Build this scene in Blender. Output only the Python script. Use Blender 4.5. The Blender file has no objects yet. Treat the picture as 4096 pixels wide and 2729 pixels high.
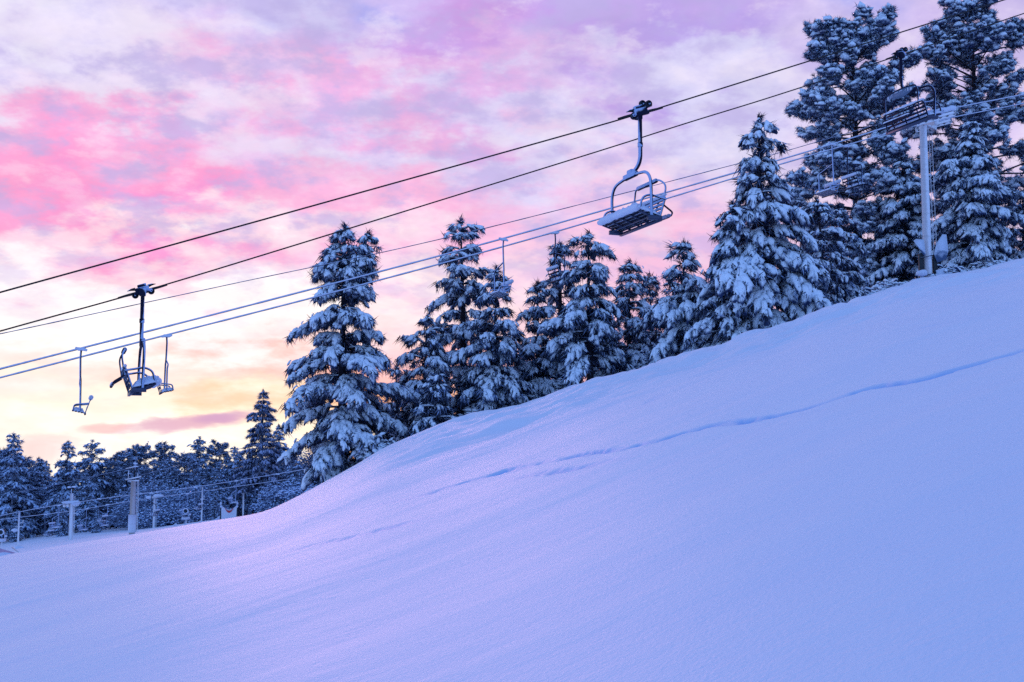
import bpy, math, random
import numpy as np
from mathutils import Vector, Matrix

sc = bpy.context.scene
COL = sc.collection
PI = math.pi
# ------------------------------------------------------------------ camera model
F = 4552.0
PITCH = math.radians(5.3)
SP, CP = math.sin(PITCH), math.cos(PITCH)

def ray(px, py):
    X = (px - 2048.0) / F
    Y = (1364.5 - py) / F
    return np.array([X, CP - Y * SP, SP + Y * CP])

def pt(px, py, D):
    return ray(px, py) * D

cam_d = bpy.data.cameras.new("camera")
cam_d.sensor_width = 36
cam_d.lens = F / 4096 * 36
cam_d.clip_start = 0.1
cam_d.clip_end = 20000
cam = bpy.data.objects.new("camera", cam_d)
cam.rotation_euler = (math.radians(90) + PITCH, 0, 0)
COL.objects.link(cam)
sc.camera = cam
sc.view_settings.view_transform = 'Standard'
sc.view_settings.look = 'None'
sc.view_settings.exposure = 0
sc.view_settings.gamma = 1

# ------------------------------------------------------------------ helpers
def smooth(a, b, x):
    t = np.clip((x - a) / (b - a), 0, 1)
    return t * t * (3 - 2 * t)

def _hash(ix, iy, seed):
    n = (ix * 374761393 + iy * 668265263 + seed * 974634777) & 0x7fffffff
    n = ((n ^ (n >> 13)) * 1274126177) & 0x7fffffff
    n = (n ^ (n >> 16)) & 0x7fffffff
    return n / float(0x7fffffff) * 2 - 1

def vnoise(x, y, seed=0):
    x = np.asarray(x, float); y = np.asarray(y, float)
    ix = np.floor(x).astype(np.int64); iy = np.floor(y).astype(np.int64)
    fx = x - ix; fy = y - iy
    fx = fx ** 3 * (fx * (fx * 6 - 15) + 10); fy = fy ** 3 * (fy * (fy * 6 - 15) + 10)
    a = _hash(ix, iy, seed); b = _hash(ix + 1, iy, seed)
    c = _hash(ix, iy + 1, seed); d = _hash(ix + 1, iy + 1, seed)
    return (a * (1 - fx) + b * fx) * (1 - fy) + (c * (1 - fx) + d * fx) * fy

def fbm(x, y, seed=0, oct=4):
    s = 0; a = 1; n = 0
    for i in range(oct):
        s = s + a * vnoise(x * 2 ** i + 17.3 * i, y * 2 ** i - 9.1 * i, seed + i)
        n += a; a *= 0.5
    return s / n

def link(o, parent=None):
    COL.objects.link(o)
    if parent is not None:
        o.parent = parent
    return o

def tag(o, label=None, cat=None, group=None, kind=None):
    if label: o["label"] = label
    if cat: o["category"] = cat
    if group: o["group"] = group
    if kind: o["kind"] = kind
    return o

def empty(name, loc, rz=0.0):
    o = bpy.data.objects.new(name, None)
    o.empty_display_size = 0.3
    o.location = tuple(float(v) for v in loc)
    o.rotation_euler = (0, 0, rz)
    return link(o)

class MB:
    """collects pieces; build() links them as one mesh"""
    def __init__(self):
        self.v = []; self.f = []; self.n = 0
    def add(self, V, Fc):
        V = np.asarray(V, float).reshape(-1, 3)
        Fc = np.asarray(Fc, int)
        if len(V) == 0: return
        self.v.append(V)
        if Fc.ndim == 1: Fc = Fc.reshape(1, -1)
        self.f.append(Fc + self.n)
        self.n += len(V)
    def box(self, c, s, M=None):
        c = np.array(c, float); s = np.array(s, float) / 2
        V = np.array([[x, y, z] for x in (-1, 1) for y in (-1, 1) for z in (-1, 1)], float) * s
        if M is not None: V = V @ np.array(M).T
        self.add(V + c, [[0, 1, 3, 2], [4, 6, 7, 5], [0, 4, 5, 1], [2, 3, 7, 6], [0, 2, 6, 4], [1, 5, 7, 3]])
    def bar(self, a, b, w, h=None, up=(0, 0, 1)):
        a = np.array(a, float); b = np.array(b, float); h = h or w
        d = b - a; L = np.linalg.norm(d); d /= L
        u = np.array(up, float); s = np.cross(d, u)
        if np.linalg.norm(s) < 1e-4: s = np.cross(d, (1, 0, 0))
        s /= np.linalg.norm(s); u = np.cross(s, d)
        self.box((a + b) / 2, (L, w, h), np.array([d, s, u]).T)
    def tube(self, P, r, n=8, cap=True):
        P = np.asarray(P, float); m = len(P)
        r = np.ones(m) * r if np.isscalar(r) else np.asarray(r, float)
        T = np.gradient(P, axis=0); T /= np.linalg.norm(T, axis=1)[:, None] + 1e-9
        ref = np.array([0, 0, 1.0])
        if abs(T[:, 2]).mean() > 0.8: ref = np.array([0, 1.0, 0])
        S = np.cross(T, ref); nn = np.linalg.norm(S, axis=1)
        for i in range(m):
            if nn[i] < 0.05: S[i] = S[i - 1] if i else np.cross(T[i], (1, 0, 0))
        # keep frames continuous
        S /= np.linalg.norm(S, axis=1)[:, None] + 1e-9
        for i in range(1, m):
            s = S[i - 1] - T[i] * np.dot(S[i - 1], T[i]); ns = np.linalg.norm(s)
            if ns > 1e-3: S[i] = s / ns
        U = np.cross(T, S)
        a = np.arange(n) * 2 * PI / n
        V = P[:, None, :] + r[:, None, None] * (np.cos(a)[None, :, None] * S[:, None, :] + np.sin(a)[None, :, None] * U[:, None, :])
        V = V.reshape(-1, 3)
        Q = []
        for i in range(m - 1):
            for k in range(n):
                k2 = (k + 1) % n
                Q.append([i * n + k, i * n + k2, (i + 1) * n + k2, (i + 1) * n + k])
        self.add(V, Q)
        if cap:
            base = self.n - len(V)
            for i in (0, m - 1):
                c = P[i][None]; self.v.append(c); ci = self.n; self.n += 1
                tri = [[ci, base + i * n + (k + (i > 0)) % n, base + i * n + (k + (i == 0)) % n] for k in range(n)]
                self.f.append(np.array(tri))
    def cyl(self, a, b, r, n=16):
        self.tube([a, b], r, n)
    def build(self, name, mat, parent=None, shade=True, bevel=0):
        me = bpy.data.meshes.new(name)
        if not self.v:
            V = np.zeros((0, 3)); 
        else:
            V = np.concatenate(self.v)
        starts = []; totals = []; idx = []; c = 0
        for Fc in self.f:
            k = Fc.shape[1]; m = len(Fc)
            idx.append(Fc.ravel()); totals.append(np.full(m, k)); starts.append(c + np.arange(m) * k); c += m * k
        idx = np.concatenate(idx).astype(np.int32); starts = np.concatenate(starts).astype(np.int32)
        totals = np.concatenate(totals).astype(np.int32)
        me.vertices.add(len(V)); me.vertices.foreach_set("co", V.astype(np.float32).ravel())
        me.loops.add(len(idx)); me.loops.foreach_set("vertex_index", idx)
        me.polygons.add(len(starts)); me.polygons.foreach_set("loop_start", starts)
        me.polygons.foreach_set("loop_total", totals)
        me.update(calc_edges=True)
        if shade:
            me.polygons.foreach_set("use_smooth", np.ones(len(starts), bool))
        me.materials.append(mat)
        o = bpy.data.objects.new(name, me)
        if bevel:
            m = o.modifiers.new("bevel", 'BEVEL'); m.width = bevel; m.segments = 2; m.limit_method = 'ANGLE'
        return link(o, parent)

def spline(P, n=8):
    """catmull-rom through P"""
    P = np.asarray(P, float)
    Q = np.vstack([2 * P[0] - P[1], P, 2 * P[-1] - P[-2]])
    out = []
    for i in range(1, len(Q) - 2):
        for t in np.arange(n) / n:
            a, b, c, d = Q[i - 1], Q[i], Q[i + 1], Q[i + 2]
            out.append(0.5 * (2 * b + (c - a) * t + (2 * a - 5 * b + 4 * c - d) * t * t + (-a + 3 * b - 3 * c + d) * t ** 3))
    out.append(P[-1])
    return np.array(out)

def rounded(P, rad, n=5):
    """polyline with filleted corners"""
    P = [np.array(p, float) for p in P]; out = [P[0]]
    for i in range(1, len(P) - 1):
        a, b, c = P[i - 1], P[i], P[i + 1]
        d1 = a - b; d2 = c - b; l1 = np.linalg.norm(d1); l2 = np.linalg.norm(d2)
        r = min(rad, l1 * .45, l2 * .45)
        p0 = b + d1 / l1 * r; p1 = b + d2 / l2 * r
        for k in range(n + 1):
            t = k / n
            out.append((1 - t) ** 2 * p0 + 2 * t * (1 - t) * b + t * t * p1)
    out.append(P[-1])
    return np.array(out)

# ------------------------------------------------------------------ materials
def new_mat(name):
    m = bpy.data.materials.new(name); m.use_nodes = True
    nt = m.node_tree; nt.nodes.clear()
    out = nt.nodes.new('ShaderNodeOutputMaterial')
    b = nt.nodes.new('ShaderNodeBsdfPrincipled')
    nt.links.new(b.outputs[0], out.inputs[0])
    return m, nt, b

def N(nt, t, **kw):
    n = nt.nodes.new(t)
    for k, v in kw.items(): setattr(n, k, v)
    return n

def bump(nt, b, scale, strength, dist=0.02, detail=4):
    tc = N(nt, 'ShaderNodeTexCoord')
    nz = N(nt, 'ShaderNodeTexNoise'); nz.inputs['Scale'].default_value = scale; nz.inputs['Detail'].default_value = detail
    nt.links.new(tc.outputs['Object'], nz.inputs['Vector'])
    bp = N(nt, 'ShaderNodeBump'); bp.inputs['Strength'].default_value = strength; bp.inputs['Distance'].default_value = dist
    nt.links.new(nz.outputs['Fac'], bp.inputs['Height']); nt.links.new(bp.outputs[0], b.inputs['Normal'])
    return nz

def plain(name, col, rough=0.6, metal=0.0, var=0.25, scale=6):
    m, nt, b = new_mat(name)
    b.inputs['Roughness'].default_value = rough; b.inputs['Metallic'].default_value = metal
    nz = bump(nt, b, scale * 3, 0.2)
    mx = N(nt, 'ShaderNodeMix', data_type='RGBA')
    mx.inputs['A'].default_value = (*[c * (1 - var) for c in col], 1)
    mx.inputs['B'].default_value = (*[min(1, c * (1 + var)) for c in col], 1)
    nt.links.new(nz.outputs['Fac'], mx.inputs['Factor']); nt.links.new(mx.outputs['Result'], b.inputs['Base Color'])
    return m

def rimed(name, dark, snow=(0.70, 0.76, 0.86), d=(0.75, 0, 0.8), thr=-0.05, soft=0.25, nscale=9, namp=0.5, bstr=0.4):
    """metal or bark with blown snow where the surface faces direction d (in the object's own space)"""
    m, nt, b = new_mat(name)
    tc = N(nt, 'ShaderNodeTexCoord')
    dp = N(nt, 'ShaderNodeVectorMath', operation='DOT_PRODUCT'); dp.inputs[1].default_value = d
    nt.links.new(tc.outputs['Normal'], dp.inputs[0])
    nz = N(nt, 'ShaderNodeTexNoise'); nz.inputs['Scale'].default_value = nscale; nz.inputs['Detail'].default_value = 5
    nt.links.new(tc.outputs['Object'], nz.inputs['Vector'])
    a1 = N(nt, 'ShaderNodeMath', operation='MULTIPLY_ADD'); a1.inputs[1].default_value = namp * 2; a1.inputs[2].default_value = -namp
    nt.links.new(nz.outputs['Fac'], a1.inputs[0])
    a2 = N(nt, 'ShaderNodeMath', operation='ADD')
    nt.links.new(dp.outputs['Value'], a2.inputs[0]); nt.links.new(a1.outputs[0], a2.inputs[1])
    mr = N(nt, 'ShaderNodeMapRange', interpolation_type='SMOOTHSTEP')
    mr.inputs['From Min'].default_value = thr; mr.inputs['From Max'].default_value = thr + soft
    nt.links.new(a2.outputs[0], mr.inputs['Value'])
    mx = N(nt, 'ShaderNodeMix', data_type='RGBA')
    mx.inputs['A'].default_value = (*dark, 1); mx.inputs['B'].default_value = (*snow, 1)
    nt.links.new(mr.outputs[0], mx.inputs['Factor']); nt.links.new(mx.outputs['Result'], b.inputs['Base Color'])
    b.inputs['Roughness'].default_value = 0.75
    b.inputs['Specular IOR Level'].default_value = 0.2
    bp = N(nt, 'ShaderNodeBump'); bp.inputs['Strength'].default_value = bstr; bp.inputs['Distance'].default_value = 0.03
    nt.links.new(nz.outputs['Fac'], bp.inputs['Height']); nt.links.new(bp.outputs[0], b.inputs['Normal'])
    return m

SNOWC = (0.82, 0.90, 0.98)
def ground_snow():
    m, nt, b = new_mat("ground_snow")
    tc = N(nt, 'ShaderNodeTexCoord')
    b.inputs['Base Color'].default_value = (0.80, 0.82, 0.90, 1)
    b.inputs['Roughness'].default_value = 0.55
    b.inputs['Specular IOR Level'].default_value = 0.25
    # wind crust, soft ripples and grain
    mp = N(nt, 'ShaderNodeMapping'); mp.inputs['Scale'].default_value = (0.35, 1.6, 1); mp.inputs['Rotation'].default_value = (0, 0, 0.35)
    nt.links.new(tc.outputs['Object'], mp.inputs['Vector'])
    n1 = N(nt, 'ShaderNodeTexNoise'); n1.inputs['Scale'].default_value = 1.0; n1.inputs['Detail'].default_value = 7; n1.inputs['Roughness'].default_value = 0.55
    nt.links.new(mp.outputs[0], n1.inputs['Vector'])
    n2 = N(nt, 'ShaderNodeTexNoise'); n2.inputs['Scale'].default_value = 45; n2.inputs['Detail'].default_value = 3
    nt.links.new(tc.outputs['Object'], n2.inputs['Vector'])
    b1 = N(nt, 'ShaderNodeBump'); b1.inputs['Strength'].default_value = 0.35; b1.inputs['Distance'].default_value = 0.06
    nt.links.new(n1.outputs['Fac'], b1.inputs['Height'])
    n3 = N(nt, 'ShaderNodeTexNoise'); n3.inputs['Scale'].default_value = 7; n3.inputs['Detail'].default_value = 5
    nt.links.new(tc.outputs['Object'], n3.inputs['Vector'])
    b3 = N(nt, 'ShaderNodeBump'); b3.inputs['Strength'].default_value = 0.15; b3.inputs['Distance'].default_value = 0.02
    nt.links.new(n3.outputs['Fac'], b3.inputs['Height']); nt.links.new(b1.outputs[0], b3.inputs['Normal'])
    b2 = N(nt, 'ShaderNodeBump'); b2.inputs['Strength'].default_value = 0.28; b2.inputs['Distance'].default_value = 0.012
    nt.links.new(n2.outputs['Fac'], b2.inputs['Height']); nt.links.new(b3.outputs[0], b2.inputs['Normal'])
    nt.links.new(b2.outputs[0], b.inputs['Normal'])
    mr = N(nt, 'ShaderNodeMix', data_type='RGBA')
    mr.inputs['A'].default_value = (0.76, 0.79, 0.90, 1); mr.inputs['B'].default_value = (0.84, 0.85, 0.91, 1)
    nt.links.new(n1.outputs['Fac'], mr.inputs['Factor'])
    at = N(nt, 'ShaderNodeAttribute'); at.attribute_name = "track_shade"
    m2 = N(nt, 'ShaderNodeMix', data_type='RGBA'); m2.inputs['B'].default_value = (0.32, 0.52, 0.84, 1)   # shade in the track grooves, painted as a darker blue tint
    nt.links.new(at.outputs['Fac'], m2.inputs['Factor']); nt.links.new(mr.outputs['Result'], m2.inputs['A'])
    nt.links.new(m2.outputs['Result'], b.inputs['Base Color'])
    return m

M_ground = ground_snow()
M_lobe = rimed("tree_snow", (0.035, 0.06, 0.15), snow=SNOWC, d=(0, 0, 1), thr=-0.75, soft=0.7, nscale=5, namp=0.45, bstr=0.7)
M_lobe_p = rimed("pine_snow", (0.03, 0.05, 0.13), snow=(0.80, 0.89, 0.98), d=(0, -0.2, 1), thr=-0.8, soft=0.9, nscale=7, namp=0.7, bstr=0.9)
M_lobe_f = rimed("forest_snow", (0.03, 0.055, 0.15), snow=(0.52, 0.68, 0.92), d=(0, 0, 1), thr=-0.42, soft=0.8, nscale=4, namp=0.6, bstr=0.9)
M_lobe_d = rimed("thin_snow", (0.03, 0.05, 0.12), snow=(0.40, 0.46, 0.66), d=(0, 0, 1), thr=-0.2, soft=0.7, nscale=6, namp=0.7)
M_needle = rimed("needles", (0.006, 0.009, 0.028), snow=(0.42, 0.56, 0.86), d=(0, 0, 0.5), thr=-0.02, soft=0.6, nscale=3, namp=0.5, bstr=0.0)
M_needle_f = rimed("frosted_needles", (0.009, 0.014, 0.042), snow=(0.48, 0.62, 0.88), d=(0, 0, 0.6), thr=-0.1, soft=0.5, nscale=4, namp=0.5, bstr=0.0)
M_bark = rimed("bark", (0.018, 0.014, 0.022), snow=(0.55, 0.62, 0.75), d=(0, 0, 1), thr=0.35, soft=0.3, nscale=12, namp=0.35)
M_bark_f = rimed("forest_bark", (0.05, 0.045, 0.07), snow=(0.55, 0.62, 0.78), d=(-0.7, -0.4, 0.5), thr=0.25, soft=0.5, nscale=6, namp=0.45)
M_twig = rimed("frosted_twigs", (0.04, 0.06, 0.13), snow=(0.42, 0.52, 0.74), d=(0, 0, 1), thr=-0.5, soft=0.8, nscale=3, namp=0.6, bstr=0)
M_steel = rimed("chair_steel", (0.006, 0.008, 0.03), snow=(0.42, 0.52, 0.76), d=(0.8, 0, 0.75), thr=0.0, soft=0.25, nscale=7, namp=0.35)
M_dark = rimed("dark_steel", (0.008, 0.009, 0.016), snow=(0.45, 0.55, 0.75), d=(0.2, 0, 1), thr=0.45, soft=0.3, nscale=14, namp=0.4)
M_slat = rimed("slats", (0.012, 0.014, 0.035), snow=(0.5, 0.58, 0.75), d=(0.3, 0, 1), thr=0.2, soft=0.3, nscale=5, namp=0.3)
M_chsnow = rimed("packed_snow", (0.3, 0.35, 0.5), snow=(0.66, 0.72, 0.86), d=(0, 0, 1), thr=-1.5, soft=0.5, nscale=8, namp=0.3, bstr=0.6)
M_cable = plain("black_rope", (0.006, 0.005, 0.006), rough=0.7, scale=20)
M_cable_s = rimed("iced_rope", (0.05, 0.06, 0.13), snow=(0.62, 0.66, 0.80), d=(0, 0, 1), thr=-0.62, soft=0.3, nscale=3, namp=0.25)
M_wire = rimed("iced_wire", (0.02, 0.02, 0.05), snow=(0.5, 0.56, 0.75), d=(0, 0, 1), thr=0.05, soft=0.5, nscale=0.6, namp=0.9)
M_pole = rimed("painted_pole", (0.60, 0.57, 0.60), snow=(0.84, 0.86, 0.92), d=(0.9, -0.3, 0.4), thr=-0.1, soft=0.6, nscale=5, namp=0.4)
M_tan = rimed("tan_pole", (0.44, 0.36, 0.33), snow=(0.55, 0.50, 0.52), d=(0.7, -0.2, 0.4), thr=-0.1, soft=0.6, nscale=5, namp=0.4)
M_pad = rimed("padding", (0.10, 0.16, 0.28), snow=(0.62, 0.70, 0.84), d=(0, -0.4, 0.8), thr=-0.15, soft=0.4, nscale=3, namp=0.6)
M_padd = plain("dark_padding", (0.012, 0.02, 0.03), rough=0.6)
M_banner = plain("banner_cloth", (0.68, 0.70, 0.80), var=0.08)
M_red = plain("red_print", (0.55, 0.02, 0.03), var=0.1)
M_net = plain("pink_netting", (0.45, 0.30, 0.45), var=0.2)
M_frame = plain("seat_rails", (0.035, 0.05, 0.11), rough=0.5)
M_wheel = rimed("wheel_rubber", (0.02, 0.02, 0.035), snow=(0.5, 0.56, 0.7), d=(0, 1, 0), thr=0.6, soft=0.4, nscale=8, namp=0.4)
M_sign = plain("sign_panel", (0.10, 0.16, 0.26), var=0.5, scale=8)
M_print = plain("white_print", (0.5, 0.55, 0.68), var=0.2)

# ------------------------------------------------------------------ terrain
K = 4096 / 2353.0
crest = [(0, 1283), (60, 1271), (135, 1258), (300, 1232), (450, 1205), (560, 1188), (600, 1181), (640, 1165), (700, 1135), (770, 1097),
         (830, 1062), (880, 1032), (920, 1019), (1000, 985), (1080, 967), (1150, 946), (1250, 913), (1330, 886), (1420, 864), (1500, 845),
         (1620, 811), (1700, 786), (1800, 762), (1900, 719), (1980, 697), (2040, 673), (2120, 649), (2200, 632), (2280, 618), (2353, 603)]
_t = []; _e = []
for x, y in crest:
    d = ray(x * K, y * K); _t.append(math.atan2(d[0], d[1])); _e.append(d[2] / math.hypot(d[0], d[1]))
CT = np.linspace(_t[0], _t[-1], 600); CE = np.interp(CT, _t, _e)
_k = np.exp(-0.5 * (np.arange(-15, 16) / 5.0) ** 2); _k /= _k.sum()
CE = np.convolve(np.concatenate([2 * CE[0] - CE[15:0:-1], CE, 2 * CE[-1] - CE[-2:-17:-1]]), _k, 'valid')
A_ = np.linalg.solve([[math.sin(CT[0]), math.cos(CT[0])], [math.sin(CT[-1]), math.cos(CT[-1])]], [CE[0], CE[-1]])
H0, RC = 1.6, 46.0

def pxth(px):
    return math.atan((px - 2048) / F)

TRACKS = []
def terrain(x, y, fine=False, tr_shade=None):
    x = np.asarray(x, float); y = np.asarray(y, float)
    th = np.arctan2(x, y); r = np.hypot(x, y) + 1e-6
    plane = A_[0] * np.sin(th) + A_[1] * np.cos(th)
    ins = (th > CT[0]) & (th < CT[-1])
    tab = np.where(ins, np.interp(th, CT, CE), plane)
    e = plane + (tab - plane) * smooth(0.18 * RC, 0.62 * RC, r)
    rr = np.minimum(r, 92)
    q = 1 - rr / RC; pw = 2 + 1.6 * smooth(-0.15, 0.40, th) * smooth(1.6, 0.6, th)
    z = e * rr - H0 * np.where(q > 0, np.abs(q) ** pw, q * q)
    # valley to the left, beyond the knoll
    wv = smooth(68, 108, r) * smooth(pxth(1560), pxth(1180), th)
    ev = e + np.interp(th, [pxth(0), pxth(280), pxth(528), pxth(800), pxth(1000)], [0.014, 0.012, 0.008, 0.003, 0.0]) * (0.12 + 0.88 * smooth(100, 165, r))
    zv = ev * np.minimum(r, 185) - (np.maximum(r, 185) - 185) * 0.13
    z = z - np.maximum(r - 110, 0) * 0.10
    z = z * (1 - wv) + zv * wv
    if fine:
        # long soft swells, wind drifts near the brow, small lumps
        a = 0.36; u = x * math.cos(a) + y * math.sin(a); v = -x * math.sin(a) + y * math.cos(a)
        near = smooth(2.5, 12, r)
        z = z + near * (0.11 * fbm(u / 14, v / 5, 3, 3) + 0.020 * fbm(u / 4.5, v / 1.3, 9, 4) + 0.002 * fbm(u / 0.9, v / 0.3, 19, 3))
        brow = smooth(15, 27, r) * smooth(66, 50, r) * smooth(pxth(1300), pxth(1800), th)
        z = z + brow * (0.40 * fbm(u / 6 + 3, v / 2.6, 21, 5) + 0.20 * (0.25 - np.abs(fbm(u / 3.5, v / 1.1 + 7, 44, 4))) - 0.10 + 0.15 * fbm(x / 1.4, y / 2.5, 5, 3))
        lump = np.maximum(0, vnoise(x / 0.8, y / 1.1, 77) - 0.72)
        z = z - lump * 0.3 * smooth(pxth(1500), pxth(1700), th) * smooth(20, 30, r) * smooth(60, 46, r)
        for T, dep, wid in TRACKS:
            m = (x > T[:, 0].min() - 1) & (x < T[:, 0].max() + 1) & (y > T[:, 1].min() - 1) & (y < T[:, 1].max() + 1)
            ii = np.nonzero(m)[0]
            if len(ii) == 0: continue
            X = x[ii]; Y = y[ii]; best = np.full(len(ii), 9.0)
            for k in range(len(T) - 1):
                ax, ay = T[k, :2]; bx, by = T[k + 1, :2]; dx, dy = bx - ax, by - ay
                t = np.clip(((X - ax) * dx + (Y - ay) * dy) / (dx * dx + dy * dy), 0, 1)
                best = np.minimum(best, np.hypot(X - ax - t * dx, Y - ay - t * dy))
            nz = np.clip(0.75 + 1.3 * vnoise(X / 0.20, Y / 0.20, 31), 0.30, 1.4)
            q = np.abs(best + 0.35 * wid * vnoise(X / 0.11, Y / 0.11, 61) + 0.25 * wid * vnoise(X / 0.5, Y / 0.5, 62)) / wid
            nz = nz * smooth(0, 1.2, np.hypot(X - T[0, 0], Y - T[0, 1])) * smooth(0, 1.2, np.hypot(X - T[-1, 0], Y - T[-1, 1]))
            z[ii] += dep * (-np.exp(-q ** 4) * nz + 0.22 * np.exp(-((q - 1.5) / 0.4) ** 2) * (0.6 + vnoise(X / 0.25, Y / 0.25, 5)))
            if tr_shade is not None:
                tr_shade[ii] = np.maximum(tr_shade[ii], np.exp(-(q * 0.8) ** 4) * np.clip(nz + 0.1, 0, 1.1) * dep / 0.032)  # mask for the painted groove shade, strongest along the middle of each track
    return z

def hit(px, py):
    """where the line of sight through a pixel meets the slope"""
    d = ray(px, py); t = np.linspace(3, 60, 2400)
    dz = t * d[2] - terrain(t * d[0], t * d[1])
    k = np.nonzero(dz < 0)[0]
    k = k[0] if len(k) else int(np.argmin(dz))
    return np.array([t[k] * d[0], t[k] * d[1]])

tr = [(1640, 1985), (1849, 1927), (2044, 1873), (2288, 1834), (2580, 1785), (2824, 1717), (3019, 1678), (3263, 1619), (3458, 1556), (3653, 1522), (3848, 1468), (4096, 1400), (4400, 1322)]
TRACKS.append((spline([hit(*p) for p in tr], 8), 0.028, 0.072))
tr2 = [(1990, 1928), (2150, 1903), (2288, 1885), (2434, 1853), (2520, 1838)]
TRACKS.append((spline([hit(*p) for p in tr2], 6), 0.018, 0.08))
for pl_, dp_, wd_ in (([(1600, 1995), (1740, 1958), (1849, 1927), (2044, 1873), (2200, 1846)], 0.03, 0.12), ([(1040, 2240), (1250, 2178), (1480, 2130), (1780, 2062)], 0.014, 0.10), ([(1330, 2060), (1480, 2010), (1640, 1985)], 0.012, 0.06), ([(1460, 1935), (1560, 1890), (1600, 1868)], 0.02, 0.08),
                      ([(2500, 1640), (2570, 1620), (2640, 1575)], 0.02, 0.10), ([(1120, 2425), (1220, 2404), (1310, 2392)], 0.014, 0.08), ([(3000, 1700), (3150, 1668), (3330, 1625)], 0.012, 0.05), ([(3560, 1350), (3700, 1318), (3900, 1280)], 0.012, 0.06)):
    TRACKS.append((spline([hit(*p) for p in pl_], 5), dp_, wd_))

def build_ground():
    th = np.concatenate([np.radians(np.linspace(-180, -36, 40, endpoint=False)), np.radians(np.linspace(-36, 36, 900)),
                         np.radians(np.linspace(36, 180, 40, endpoint=False)[1:])])
    r = np.concatenate([[0.5], np.geomspace(1.2, 62, 900), np.linspace(62.6, 250, 150)[1:], np.geomspace(260, 9000, 24)])
    TH, R_ = np.meshgrid(th, r); X = (R_ * np.sin(TH)).ravel(); Y = (R_ * np.cos(TH)).ravel()
    tr_shade = np.zeros(len(X)); Z = terrain(X, Y, True, tr_shade)
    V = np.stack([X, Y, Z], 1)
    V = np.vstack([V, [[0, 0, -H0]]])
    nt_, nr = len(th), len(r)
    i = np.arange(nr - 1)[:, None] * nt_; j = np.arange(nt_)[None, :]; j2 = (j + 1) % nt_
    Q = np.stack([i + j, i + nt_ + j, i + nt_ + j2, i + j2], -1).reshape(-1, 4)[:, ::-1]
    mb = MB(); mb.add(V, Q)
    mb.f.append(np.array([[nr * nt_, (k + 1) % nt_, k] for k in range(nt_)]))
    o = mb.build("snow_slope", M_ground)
    at = o.data.attributes.new("track_shade", 'FLOAT', 'POINT'); at.data.foreach_set("value", np.append(tr_shade, 0).astype(np.float32))
    tag(o, kind='structure')
build_ground()

def gz(x, y):
    return float(terrain(np.array([x]), np.array([y]))[0])

# ------------------------------------------------------------------ tree pieces
rng = np.random.default_rng(5)

def icosphere(sub):
    import bmesh
    bm = bmesh.new(); bmesh.ops.create_icosphere(bm, subdivisions=sub, radius=1)
    V = np.array([v.co[:] for v in bm.verts]); Fc = np.array([[v.index for v in f.verts] for f in bm.faces]); bm.free()
    return V, Fc

def lobe_variants(sub, n, fingers=True):
    """drooping paw of snow lying on a spray of needles, pointing along +x"""
    V0, Fc = icosphere(sub); out = []
    for k in range(n):
        V = V0.copy(); a = np.arctan2(V[:, 1], V[:, 0]); ph = rng.uniform(0, 6.28)
        w = 1 + 0.16 * np.sin(3 * a + ph) + 0.12 * np.sin(5 * a + 2 * ph) + (0.10 * np.sin(9 * a + ph) if fingers else 0)
        V[:, :2] *= w[:, None]
        V *= (1 + 0.16 * rng.normal(size=len(V)))[:, None].clip(0.7, 1.35)
        V *= [0.5, 0.30, 0.24]
        V[:, 2] = np.where(V[:, 2] < 0, V[:, 2] * 0.75, V[:, 2])
        x = V[:, 0] + 0.5
        V[:, 2] -= 0.50 * x ** 2.0 + 0.9 * V[:, 1] ** 2
        if fingers:
            low = (V[:, 2] < np.median(V[:, 2])) & (x > 0.35)
            V[low, 2] -= rng.uniform(0, 0.16, low.sum())
        out.append((V, Fc))
    return out

def puff_variants(sub, n):
    V0, Fc = icosphere(sub); out = []
    for k in range(n):
        V = V0 * (1 + 0.30 * rng.normal(size=len(V0)))[:, None].clip(0.45, 1.7)
        V *= [0.42, 0.42, 0.32]
        out.append((V, Fc))
    return out

def tuft_variants(n, m, down=0.3, spread=0.9, w=0.022, L=0.42):
    """spray of needles, pointing along +x"""
    out = []
    for k in range(n):
        d = rng.normal(size=(m, 3)) * spread + np.array([0.9, 0, -down]); d /= np.linalg.norm(d, axis=1)[:, None]
        ln = rng.uniform(0.6, 1.1, m) * L
        s = rng.normal(size=(m, 3)); s -= d * (s * d).sum(1)[:, None]; s /= np.linalg.norm(s, axis=1)[:, None]
        o = rng.normal(size=(m, 3)) * 0.06
        a = o - s * w; b = o + s * w; c = o + d * ln[:, None] + np.array([0, 0, -0.05]) * ln[:, None]
        V = np.stack([a, b, c], 1).reshape(-1, 3); Fc = np.arange(3 * m).reshape(-1, 3)
        out.append((V, Fc))
    return out

LOBE2 = lobe_variants(2, 10)
LOBE1 = lobe_variants(1, 8, False)
PUFF1 = puff_variants(1, 8)
PUFF2 = puff_variants(2, 8)
TUFT = tuft_variants(8, 22)
TUFTD = tuft_variants(8, 26, down=0.8, spread=0.8, L=0.5, w=0.026)
TUFTP = tuft_variants(8, 24, down=-0.1, spread=0.75, L=0.36, w=0.020)
TUFTB = tuft_variants(6, 16, down=0.3, spread=0.9, L=0.6, w=0.05)

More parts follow.
